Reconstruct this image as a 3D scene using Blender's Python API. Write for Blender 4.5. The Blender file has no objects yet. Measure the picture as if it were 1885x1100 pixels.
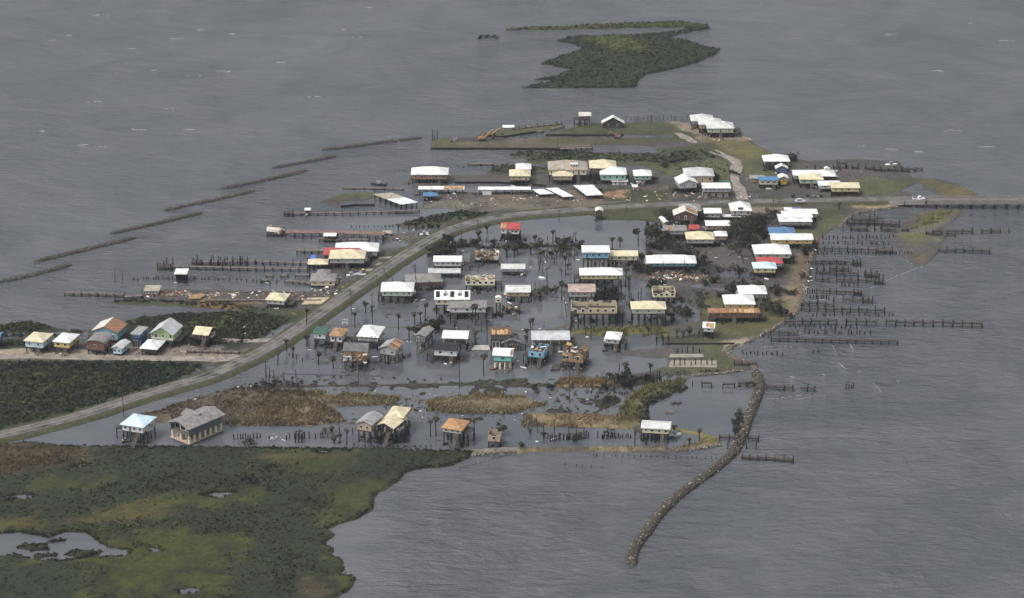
import bpy, math, random
import numpy as np
from mathutils import Vector, Matrix, noise as mnoise
R = math.radians
random.seed(7)
RNG = np.random.default_rng(11)
S = bpy.context.scene
C = S.collection

# ---------------------------------------------------------------- camera
F_PX, PITCH, CAM_H = 4200.0, R(21.0), 315.0
SP, CP = math.sin(PITCH), math.cos(PITCH)
cam_d = bpy.data.cameras.new('camera')
cam_d.sensor_width = 36.0
cam_d.lens = F_PX * 36.0 / 1885.0
cam_d.clip_start = 5.0
cam_d.clip_end = 20000.0
cam = bpy.data.objects.new('camera', cam_d)
cam.location = (0, 0, CAM_H)
cam.rotation_euler = (R(90) - PITCH, 0, 0)
C.objects.link(cam)
S.camera = cam

# ---------------------------------------------------------------- sky, sun, exposure
SUN_EL, SUN_AZ = R(56), R(238)          # high veiled sun, behind the camera and well to the left
W = bpy.data.worlds.new('World')
S.world = W
W.use_nodes = True
nt = W.node_tree
nt.nodes.clear()
sky = nt.nodes.new('ShaderNodeTexSky')
sky.sky_type = 'NISHITA'
sky.sun_disc = False
sky.sun_elevation = SUN_EL
sky.sun_rotation = SUN_AZ
sky.air_density = 1.0
sky.dust_density = 6.0
hsv = nt.nodes.new('ShaderNodeHueSaturation')
hsv.inputs['Saturation'].default_value = 0.22      # overcast: nearly grey
bg = nt.nodes.new('ShaderNodeBackground')
bg.inputs['Strength'].default_value = 0.15
wo = nt.nodes.new('ShaderNodeOutputWorld')
nt.links.new(sky.outputs[0], hsv.inputs['Color'])
nt.links.new(hsv.outputs[0], bg.inputs['Color'])
nt.links.new(bg.outputs[0], wo.inputs['Surface'])
sun_d = bpy.data.lights.new('sun', 'SUN')
sun_d.energy = 0.95
sun_d.angle = R(14)
sun_d.color = (1.0, 0.96, 0.9)
sun = bpy.data.objects.new('sun', sun_d)
sdir = Vector((math.sin(SUN_AZ) * math.cos(SUN_EL), math.cos(SUN_AZ) * math.cos(SUN_EL), math.sin(SUN_EL)))
sun.rotation_euler = (-sdir).to_track_quat('-Z', 'Y').to_euler()
C.objects.link(sun)
S.view_settings.view_transform = 'Standard'
S.view_settings.look = 'None'
S.view_settings.exposure = 0.52
S.view_settings.gamma = 1.0
S.render.engine = 'CYCLES'
S.cycles.use_denoising = True
S.cycles.max_bounces = 5
S.cycles.diffuse_bounces = 2
S.cycles.glossy_bounces = 2
S.cycles.volume_bounces = 0
S.cycles.transmission_bounces = 1

# ---------------------------------------------------------------- where a point of the photograph lies on the ground
def G(px, py, z=0.0):
    u = (px - 942.5) / F_PX; v = (py - 550.0) / F_PX
    t = (CAM_H - z) / (SP + v * CP)
    return (u * t, (CP - v * SP) * t)
def scale_at(px, py):                       # photo pixels per metre across
    v = (py - 550.0) / F_PX
    return F_PX * (SP + v * CP) / CAM_H
def height_at(Y, py):                       # height of the point at distance Y that shows at row py
    k = (py - 550.0) / F_PX
    return CAM_H + Y * (SP + k * CP) / (k * SP - CP)
def GP(poly, z=0.0):
    return np.array([G(x, y, z) for x, y in poly])

# ---------------------------------------------------------------- object helpers
def link(o): C.objects.link(o); return o
def tag(o, label=None, cat=None, group=None, kind=None):
    if label: o['label'] = label
    if cat: o['category'] = cat
    if group: o['group'] = group
    if kind: o['kind'] = kind
    return o
def empty(name, x, y, z=0.0, rz=0.0):
    o = bpy.data.objects.new(name, None)
    o.empty_display_size = 0.5
    o.location = (x, y, z); o.rotation_euler = (0, 0, rz)
    return link(o)
def put(name, mesh, parent=None, loc=(0, 0, 0), rot=(0, 0, 0), sc=(1, 1, 1)):
    o = bpy.data.objects.new(name, mesh)
    o.location = loc; o.rotation_euler = rot; o.scale = sc
    if parent: o.parent = parent
    return link(o)
def children(o): return [c for c in bpy.data.objects if c.parent == o]

class MB:
    def __init__(s): s.v = []; s.f = []; s.m = []
    def poly(s, pts, m=0):
        n = len(s.v); s.v += [tuple(p) for p in pts]; s.f.append(tuple(range(n, n + len(pts)))); s.m.append(m)
    def box(s, c, d, rz=0.0, m=0, rx=0.0, ry=0.0):
        n = len(s.v)
        rot = Matrix.Rotation(rz, 3, 'Z') @ Matrix.Rotation(ry, 3, 'Y') @ Matrix.Rotation(rx, 3, 'X')
        c = Vector(c)
        for i in range(8):
            p = Vector(((i & 1) - .5, (i >> 1 & 1) - .5, (i >> 2 & 1) - .5))
            s.v.append(tuple(c + rot @ Vector((p.x * d[0], p.y * d[1], p.z * d[2]))))
        for q in ((0, 2, 3, 1), (4, 5, 7, 6), (0, 1, 5, 4), (2, 6, 7, 3), (0, 4, 6, 2), (1, 3, 7, 5)):
            s.f.append(tuple(n + k for k in q)); s.m.append(m)
    def bar(s, a, b, r, m=0, n=5, r2=None):
        a = Vector(a); b = Vector(b); d = (b - a)
        if d.length < 1e-6: return
        d.normalize(); q = d.to_track_quat('Z', 'Y'); k = len(s.v)
        r2 = r if r2 is None else r2
        for P, rr in ((a, r), (b, r2)):
            for i in range(n):
                t = 2 * math.pi * i / n
                s.v.append(tuple(P + q @ Vector((rr * math.cos(t), rr * math.sin(t), 0))))
        for i in range(n):
            j = (i + 1) % n
            s.f.append((k + i, k + j, k + n + j, k + n + i)); s.m.append(m)
        s.f.append(tuple(k + n + i for i in range(n))); s.m.append(m)
        s.f.append(tuple(k + n - 1 - i for i in range(n))); s.m.append(m)
    def extrude(s, pts, vec, m=0):         # closed prism of a convex outline
        n = len(pts); a = [Vector(p) for p in pts]; v = Vector(vec); b = [p + v for p in a]
        s.poly(a[::-1], m); s.poly(b, m)
        for i in range(n): s.poly((a[i], a[(i + 1) % n], b[(i + 1) % n], b[i]), m)
    def mesh(s, name, mats):
        me = bpy.data.meshes.new(name)
        me.from_pydata(s.v, [], s.f)
        for x in (mats if isinstance(mats, (list, tuple)) else [mats]): me.materials.append(x)
        if any(s.m): me.polygons.foreach_set('material_index', s.m)
        me.update()
        return me
    def obj(s, name, mats, parent=None, loc=(0, 0, 0), rz=0.0):
        return put(name, s.mesh(name, mats), parent, loc, (0, 0, rz))

# ---------------------------------------------------------------- materials
def lin(c):
    return tuple(((x / 12.92) if x <= .04045 else ((x + .055) / 1.055) ** 2.4) for x in c)
MATS = {}
def mat(key, col, rough=0.8, var=0.18, sc=0.6, bump=0.0, metal=0.0, streak=None, dirt=None):
    """Plain surface whose colour wanders a little (weather, dirt), by world position."""
    if key in MATS: return MATS[key]
    m = bpy.data.materials.new(key); m.use_nodes = True
    t = m.node_tree; b = t.nodes['Principled BSDF']
    b.inputs['Roughness'].default_value = rough
    b.inputs['Metallic'].default_value = metal
    b.inputs['Specular IOR Level'].default_value = 0.3
    ge = t.nodes.new('ShaderNodeNewGeometry')
    mp = t.nodes.new('ShaderNodeMapping')
    mp.inputs['Scale'].default_value = streak or (1, 1, 1)
    t.links.new(ge.outputs['Position'], mp.inputs['Vector'])
    n = t.nodes.new('ShaderNodeTexNoise')
    n.inputs['Scale'].default_value = sc; n.inputs['Detail'].default_value = 5
    n.inputs['Roughness'].default_value = 0.65
    t.links.new(mp.outputs[0], n.inputs['Vector'])
    r = t.nodes.new('ShaderNodeValToRGB')
    r.color_ramp.elements[0].position = 0.32; r.color_ramp.elements[1].position = 0.66
    d = dirt or tuple(x * (1 - var * 1.6) for x in col)
    h = tuple(min(1, x * (1 + var * .5)) for x in col)
    r.color_ramp.elements[0].color = (*d, 1); r.color_ramp.elements[1].color = (*h, 1)
    t.links.new(n.outputs['Fac'], r.inputs[0])
    t.links.new(r.outputs[0], b.inputs['Base Color'])
    if bump:
        bm = t.nodes.new('ShaderNodeBump'); bm.inputs['Strength'].default_value = bump; bm.inputs['Distance'].default_value = .3
        t.links.new(n.outputs['Fac'], bm.inputs['Height']); t.links.new(bm.outputs[0], b.inputs['Normal'])
    MATS[key] = m
    return m
def mat_attr(key, rough=0.85, var=0.45, sc=1.2, bump=0.6, spec=0.2, wet=False, fine=None):
    """Colour from the mesh's own colour attribute (what grows or lies there), broken up by noise."""
    m = bpy.data.materials.new(key); m.use_nodes = True
    t = m.node_tree; b = t.nodes['Principled BSDF']
    b.inputs['Roughness'].default_value = rough
    b.inputs['Specular IOR Level'].default_value = spec
    at = t.nodes.new('ShaderNodeAttribute'); at.attribute_name = 'Col'
    ge = t.nodes.new('ShaderNodeNewGeometry')
    n = t.nodes.new('ShaderNodeTexNoise'); n.inputs['Scale'].default_value = sc; n.inputs['Detail'].default_value = 6; n.inputs['Roughness'].default_value = .72
    t.links.new(ge.outputs['Position'], n.inputs['Vector'])
    mr = t.nodes.new('ShaderNodeMapRange')
    mr.inputs['From Min'].default_value = .3; mr.inputs['From Max'].default_value = .7
    mr.inputs['To Min'].default_value = 1 - var; mr.inputs['To Max'].default_value = 1 + var
    t.links.new(n.outputs['Fac'], mr.inputs['Value'])
    mx = t.nodes.new('ShaderNodeVectorMath'); mx.operation = 'SCALE'
    t.links.new(at.outputs['Color'], mx.inputs[0]); t.links.new(mr.outputs[0], mx.inputs['Scale'])
    t.links.new(mx.outputs[0], b.inputs['Base Color'])
    if bump:
        bm = t.nodes.new('ShaderNodeBump'); bm.inputs['Strength'].default_value = bump; bm.inputs['Distance'].default_value = .5
        t.links.new(n.outputs['Fac'], bm.inputs['Height']); t.links.new(bm.outputs[0], b.inputs['Normal'])
    MATS[key] = m
    return m

# ---------------------------------------------------------------- numpy noise and polygon distance
def vnoise(x, y, seed=0):
    xi = np.floor(x).astype(np.int64); yi = np.floor(y).astype(np.int64)
    fx = x - xi; fy = y - yi
    fx = fx * fx * (3 - 2 * fx); fy = fy * fy * (3 - 2 * fy)
    def h(a, b):
        n = (a * 374761393 + b * 668265263 + seed * 982451653) & 0x7fffffff
        n = ((n ^ (n >> 13)) * 1274126177) & 0x7fffffff
        n = (n ^ (n >> 16)) & 0xffff
        return n / 65535.0
    return (h(xi, yi) * (1 - fx) + h(xi + 1, yi) * fx) * (1 - fy) + (h(xi, yi + 1) * (1 - fx) + h(xi + 1, yi + 1) * fx) * fy
def fbm(x, y, sc, seed=0, octv=4):
    a, s, t = 1.0, 0.0, 0.0
    for k in range(octv):
        s = s + a * vnoise(x / sc * 2 ** k + 17.3 * k, y / sc * 2 ** k - 9.1 * k, seed + k); t += a; a *= .55
    return s / t * 2 - 1
def seg_dist(px, py, a, b):
    dx, dy = b[0] - a[0], b[1] - a[1]
    L = dx * dx + dy * dy + 1e-9
    t = np.clip(((px - a[0]) * dx + (py - a[1]) * dy) / L, 0, 1)
    return np.hypot(px - a[0] - t * dx, py - a[1] - t * dy)
def signed(px, py, poly):                    # > 0 inside
    d = np.full(px.shape, 1e9); ins = np.zeros(px.shape, bool)
    n = len(poly)
    for i in range(n):
        a, b = poly[i], poly[(i + 1) % n]
        d = np.minimum(d, seg_dist(px, py, a, b))
        if a[1] != b[1]:
            c = (a[1] > py) != (b[1] > py)
            ins ^= c & (px < (b[0] - a[0]) * (py - a[1]) / (b[1] - a[1]) + a[0])
    return np.where(ins, d, -d)
def signed_far(X, Y, poly, pad=14.0):        # the same, worked out only near the polygon
    lo = poly.min(0) - pad; hi = poly.max(0) + pad
    k = (X > lo[0]) & (X < hi[0]) & (Y > lo[1]) & (Y < hi[1])
    out = np.full(X.shape, -pad)
    if k.any(): out[k] = np.maximum(signed(X[k], Y[k], poly), -pad)
    return out
def line_dist(X, Y, pl, pad=14.0):
    lo = pl.min(0) - pad; hi = pl.max(0) + pad
    k = (X > lo[0]) & (X < hi[0]) & (Y > lo[1]) & (Y < hi[1])
    out = np.full(X.shape, pad)
    if k.any():
        d = np.full(k.sum(), 1e9)
        for a, b in zip(pl[:-1], pl[1:]): d = np.minimum(d, seg_dist(X[k], Y[k], a, b))
        out[k] = np.minimum(d, pad)
    return out
def smooth_line(pl, n=6):                    # Catmull-Rom through the points
    pl = [np.array(p, float) for p in pl]; P = [pl[0] * 2 - pl[1]] + pl + [pl[-1] * 2 - pl[-2]]
    out = []
    for i in range(1, len(P) - 2):
        for k in range(n):
            t = k / n
            out.append(.5 * (2 * P[i] + (P[i + 1] - P[i - 1]) * t + (2 * P[i - 1] - 5 * P[i] + 4 * P[i + 1] - P[i + 2]) * t * t + (3 * P[i] - P[i - 1] - 3 * P[i + 1] + P[i + 2]) * t ** 3))
    out.append(P[-2])
    return np.array(out)
# ================================================================ THE SETTING: land, road, water
MUD, MUD2, SAND = (.062, .056, .053), (.1, .088, .078), (.23, .195, .155)
GRASS, GRASS2, LIME = (.042, .046, .024), (.062, .064, .033), (.036, .043, .014)
DRY, BROWN, DARKV, PEAT = (.13, .106, .064), (.075, .06, .042), (.02, .026, .014), (.035, .032, .024)
ROAD = [(-60, 818), (0, 805), (70, 789), (150, 768), (230, 742), (310, 717), (380, 697), (440, 671), (490, 646), (540, 615), (590, 580), (640, 544), (690, 510), (740, 476), (790, 446), (830, 426), (880, 411), (940, 400), (1000, 394), (1080, 388), (1150, 383), (1220, 380), (1300, 377), (1400, 374), (1500, 372), (1600, 370), (1668, 369)]
ROAD_G = smooth_line([G(*p) for p in ROAD], 5)
EAST = [(1225, 250), (1240, 223), (1262, 226), (1330, 230), (1348, 240), (1378, 252), (1398, 270), (1430, 284), (1450, 289), (1485, 296), (1590, 293), (1652, 295), (1672, 311), (1682, 326), (1720, 329), (1770, 341), (1800, 361), (1740, 362), (1710, 349), (1680, 344), (1682, 358), (1640, 364), (1668, 369), (1655, 382), (1600, 386), (1572, 394), (1562, 406), (1545, 416), (1528, 426), (1512, 437), (1505, 451), (1495, 466), (1492, 481), (1485, 496), (1478, 516), (1482, 531), (1475, 546), (1467, 566), (1470, 576), (1445, 591), (1420, 606), (1395, 621), (1370, 631), (1345, 646), (1352, 659), (1382, 669), (1392, 680), (1360, 684), (1330, 686), (1290, 690), (1272, 692), (1255, 688), (1225, 692), (1200, 702), (1140, 715), (1110, 700), (1200, 681), (1225, 672), (1224, 661), (1180, 657), (1140, 652), (1150, 645), (1225, 640), (1215, 613), (1120, 620), (1040, 612), (1060, 604), (1150, 599), (1230, 597), (1290, 590), (1290, 572), (1245, 553), (1200, 540), (1185, 517), (1152, 507), (1180, 498), (1174, 470), (1190, 462), (1210, 440), (1215, 412), (1190, 406), (1110, 405), (1085, 395), (1150, 388), (1240, 380), (1240, 330), (1285, 300)]
LANDS = [  # outline in the photograph, top height, slope at the edge, roughness of the ground
    (EAST, .28, .14, .40),
    ([(775, 385), (780, 352), (850, 352), (1000, 352), (1240, 338), (1245, 395), (1080, 392), (960, 397), (900, 402), (850, 409), (820, 416), (790, 420), (742, 421), (734, 412), (800, 393), (850, 386)], .34, .2, .26),
    ([(585, 372), (610, 362), (640, 354), (690, 353), (702, 362), (660, 370), (620, 372), (640, 380), (628, 384), (605, 378)], .5, .3, .2),
    ([(738, 338), (760, 327), (830, 322), (900, 321), (1000, 322), (1250, 318), (1252, 346), (1000, 343), (900, 336), (840, 336), (780, 344)], .45, .3, .3),
    ([(897, 318), (908, 305), (950, 303), (1010, 308), (1010, 320), (900, 322)], .5, .3, .2),
    ([(935, 291), (945, 280), (1000, 277), (1100, 281), (1220, 281), (1300, 270), (1352, 300), (1352, 330), (1240, 322), (1180, 306), (1050, 300), (1002, 302), (960, 300), (980, 292)], .55, .3, .25),
    ([(793, 274), (800, 254), (880, 253), (1000, 250), (1230, 252), (1300, 262), (1335, 288), (1210, 278), (1205, 268), (1090, 266), (1095, 272), (1040, 275)], .6, .5, .2),
    ([(879, 253), (885, 245), (955, 233), (1035, 229), (1037, 233), (985, 243), (925, 252)], .7, .4, .15),
    ([(1005, 249), (1040, 239), (1080, 228), (1240, 224), (1262, 232), (1265, 248), (1150, 248)], .6, .4, .2),
    ([(702, 434), (720, 430), (790, 424), (830, 418), (800, 446), (755, 456), (742, 442), (706, 441)], .6, .4, .2),
    ([(590, 492), (612, 479), (690, 470), (700, 457), (760, 452), (745, 475), (700, 512), (640, 545), (600, 550), (570, 548), (560, 541), (640, 535), (600, 529), (612, 516), (640, 508), (590, 505)], .5, .35, .25),
    ([(268, 546), (280, 535), (340, 533), (430, 535), (540, 537), (600, 532), (645, 540), (612, 568), (560, 592), (540, 580), (480, 572), (430, 560), (380, 556), (300, 552)], .32, .3, .26),
    ([(193, 556), (230, 551), (330, 553), (400, 556), (440, 560), (560, 570), (545, 600), (500, 600), (470, 578), (410, 571), (370, 567), (300, 561), (230, 561)], .5, .25, .2),
    ([(165, 607), (190, 597), (260, 583), (340, 575), (420, 572), (500, 578), (548, 588), (528, 598), (500, 613), (480, 628), (440, 642), (400, 652), (380, 660), (200, 650), (180, 640), (163, 616)], .5, .25, .2),
    ([(-90, 641), (50, 637), (150, 641), (400, 640), (480, 637), (500, 648), (470, 656), (420, 665), (300, 666), (150, 666), (-90, 665)], .55, .3, .25),
    ([(-90, 622), (60, 622), (200, 626), (205, 642), (-90, 643)], .25, .25, .25),
    ([(0, 600), (40, 592), (75, 594), (100, 605), (122, 608), (60, 613), (-90, 614), (-90, 598)], .4, .25, .2),
    ([(127, 609), (140, 607), (154, 610), (150, 615), (130, 614)], .4, .25, .1),
    ([(-90, 660), (270, 660), (385, 668), (377, 682), (290, 716), (190, 746), (90, 773), (-90, 812)], .5, .3, .15),
    ([(225, 777), (330, 738), (450, 703), (520, 692), (700, 698), (900, 696), (1050, 693), (1180, 690), (1255, 687), (1270, 695), (1263, 716), (1232, 728), (1197, 745), (1193, 775), (1180, 790), (1000, 787), (700, 787), (480, 786), (330, 781)], -.08, .2, .36),
    ([(960, 762), (1000, 758), (1100, 764), (1150, 768), (1160, 740), (1178, 715), (1230, 700), (1268, 695), (1266, 714), (1232, 728), (1197, 745), (1195, 778), (1180, 790), (1000, 786)], .6, .3, .15),
    ([(230, 776), (330, 740), (440, 712), (560, 720), (730, 735), (720, 745), (600, 748), (640, 775), (560, 784), (330, 779)], .55, .15, .2),
    ([(780, 740), (830, 728), (960, 728), (1010, 745), (940, 760), (840, 762), (790, 757)], .55, .2, .15),
    ([(1018, 712), (1030, 696), (1090, 694), (1125, 700), (1110, 710), (1050, 714)], .5, .2, .15),
    ([(858, 839), (868, 828), (960, 822), (1240, 824), (1290, 815), (1286, 803), (1240, 794), (1180, 789), (1255, 787), (1300, 796), (1332, 810), (1322, 823), (1240, 832), (1100, 829), (960, 834)], .8, .45, .15),
    ([(1656, 430), (1662, 420), (1658, 408), (1684, 394), (1716, 385), (1774, 387), (1760, 404), (1736, 417), (1730, 428), (1746, 432), (1732, 456), (1720, 478), (1704, 490), (1676, 485), (1660, 471), (1656, 456), (1646, 447), (1636, 432)], .5, .3, .08),
    ([(1590, 338), (1640, 330), (1682, 325), (1722, 328), (1772, 340), (1806, 361), (1742, 363), (1710, 350), (1682, 345), (1640, 350)], .5, .3, .1),
    ([(875, 70), (890, 66), (915, 67), (924, 69), (915, 73), (885, 73)], .6, .3, .1),
]
HOLES = [([(482, 626), (504, 602), (552, 590), (540, 606), (512, 624)], 1), ([(505, 642), (520, 633), (548, 634), (530, 644)], 1),
    ([(1390, 398), (1418, 402), (1424, 408), (1400, 425), (1376, 422)], .5), ([(1366, 446), (1388, 452), (1386, 462), (1362, 458)], .5),
    ([(1316, 500), (1340, 499), (1392, 508), (1384, 513), (1330, 509)], .5), ([(1285, 522), (1335, 530), (1330, 536), (1270, 526)], .5),
    ([(1298, 284), (1308, 282), (1318, 288), (1312, 291)], .5), ([(1147, 250), (1246, 249), (1246, 253), (1147, 254)], .7),
    ([(1370, 326), (1376, 318), (1380, 330), (1372, 336)], .4), ([(1360, 350), (1400, 356), (1392, 362), (1362, 366)], .4),
    ([(1195, 745), (1268, 697), (1340, 689), (1385, 684), (1376, 740), (1340, 790), (1300, 795), (1200, 778)], 2),
    ([(928, 253), (1000, 248), (1006, 251), (1148, 250.5), (1148, 253.5), (1000, 253), (930, 256)], .6),
    ([(1690, 335), (1700, 344), (1684, 358), (1660, 352)], .8), ([(700, 740), (800, 746), (900, 762), (800, 776), (700, 770), (660, 756)], .22),
    ([(0, 805), (95, 783), (190, 757), (290, 725), (380, 695), (445, 670), (398, 668), (384, 684), (292, 719), (192, 749), (95, 777), (0, 800)], .9)]
def build_land(name, lands, holes, res, roads=(), zones=(), base=MUD, pad=10, mat_=None, label=None, seed=3):
    polys = [(GP(p), h, s, a) for p, h, s, a in lands]
    allp = np.vstack([p for p, *_ in polys])
    x0, y0 = allp.min(0) - pad; x1, y1 = allp.max(0) + pad
    xs = np.arange(x0, x1, res); ys = np.arange(y0, y1, res)
    X, Y = np.meshgrid(xs, ys); X = X.ravel(); Y = Y.ravel()
    wob = fbm(X, Y, 9, seed) * 1.6 + fbm(X, Y, 2.6, seed + 5) * .7
    rough = fbm(X, Y, 16, seed + 9, 5) * .65 + fbm(X, Y, 3.5, seed + 21, 3) * .5
    Z = np.full(X.shape, -1.2)
    for p, h, s, a in polys:
        sd = signed_far(X, Y, p) + wob
        z = np.where(sd > 0, np.minimum(sd * s, h) + rough * a * np.clip(sd / 2, 0, 1), sd * .5)
        Z = np.maximum(Z, z)
    for p, k in holes:
        sd = signed_far(X, Y, GP(p)) + wob * .5
        Z = np.where(sd > -2, np.minimum(Z, np.where(sd > 0, -np.minimum(sd * .3, k) - .04, 1.0 - (sd + 2) * .52)), Z)
    for pl, hw, h in roads:
        d = line_dist(X, Y, pl) + wob * .35
        Z = np.maximum(Z, np.clip(h - np.maximum(d - hw, 0) * .45, -1.2, h) + rough * .05)
    # what covers the ground
    col = np.tile(np.array(base, float), (len(X), 1))
    n1 = fbm(X, Y, 14, seed + 31, 5); n2 = fbm(X, Y, 4, seed + 41, 4)
    col = col * (1 + .3 * n1 + .25 * n2)[:, None]
    for p, c, fe, am in zones:
        sd = signed_far(X, Y, GP(p)) + (n1 * 6 + n2 * 5) * am
        w = np.clip(sd / fe + .5, 0, 1)[:, None]
        col = col * (1 - w) + np.array(c) * (1 + .35 * n2 + .25 * n1)[:, None] * w
    for pl, hw, c in ROADSIDE:
        d = line_dist(X, Y, pl) + n2 * 2.2
        w = np.clip((hw - d) / 1.5 + .5, 0, 1)[:, None]
        col = col * (1 - w) + np.array(c) * (1 + .35 * n2)[:, None] * w
    low = np.clip((.13 - Z) / .13, 0, 1)[:, None]          # soaked rim
    col = np.clip(col * (1 - .4 * low), .004, 1)
    nx, ny = len(xs), len(ys)
    keep = Z.reshape(ny, nx) > -.75
    q = keep[:-1, :-1] | keep[1:, :-1] | keep[:-1, 1:] | keep[1:, 1:]
    jj, ii = np.nonzero(q)
    a = jj * nx + ii
    F = np.stack([a, a + 1, a + nx + 1, a + nx], 1)
    used, inv = np.unique(F, return_inverse=True)
    F = inv.reshape(F.shape)
    V = np.stack([X, Y, Z], 1)[used]
    o = mesh_np(name, V, F, col[used], mat_)
    return tag(o, label, None, None, 'structure')
def mesh_np(name, V, F, col, m, smooth=True):
    me = bpy.data.meshes.new(name)
    n, k = F.shape
    me.vertices.add(len(V)); me.vertices.foreach_set('co', V.astype(np.float32).ravel())
    me.loops.add(n * k); me.loops.foreach_set('vertex_index', F.astype(np.int32).ravel())
    me.polygons.add(n); me.polygons.foreach_set('loop_start', np.arange(0, n * k, k, dtype=np.int32))
    if smooth: me.polygons.foreach_set('use_smooth', np.ones(n, bool))
    me.update(calc_edges=True)
    ca = me.color_attributes.new('Col', 'FLOAT_COLOR', 'POINT')
    ca.data.foreach_set('color', np.hstack([col, np.ones((len(col), 1))]).astype(np.float32).ravel())
    me.materials.append(m)
    return put(name, me)

HEDGE = [np.array([G(*p) for p in l]) for l in (
    [(838, 449), (900, 456), (1000, 452), (1060, 453), (1135, 461)], [(600, 598), (700, 602), (860, 603), (1000, 612), (1040, 600), (1060, 590)],
    [(985, 610), (1020, 616)], [(520, 688), (700, 692)], [(470, 712), (900, 706), (1120, 712)])]
FARPATH = smooth_line([G(*p) for p in [(1212, 230), (1235, 240), (1262, 255), (1290, 270), (1325, 285), (1350, 296), (1356, 306), (1352, 330), (1362, 352), (1368, 374)]], 4)
ROWPATH = smooth_line([G(*p) for p in [(-80, 660), (60, 659), (180, 662), (300, 663), (400, 664), (455, 660), (490, 648)]], 3)
ROWPATH2 = smooth_line([G(*p) for p in [(395, 627), (440, 630), (500, 628), (530, 622)]], 3)
ROADSIDE = [(ROAD_G, 6.2, (.042, .046, .021)), (ROAD_G, 3.5, (.07, .06, .046)), (HEDGE[0], 2.0, DARKV), (HEDGE[1], 1.4, MUD2)]
ROADS = [(ROAD_G, 3.5, .95), (FARPATH, 2.6, .5), (ROWPATH, 2.6, .75), (ROWPATH2, 2.2, .6), (HEDGE[0], .8, .3), (HEDGE[1], .7, .06), (HEDGE[2], .7, .14), (HEDGE[3], .6, .02), (HEDGE[4], .7, .12)]
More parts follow.
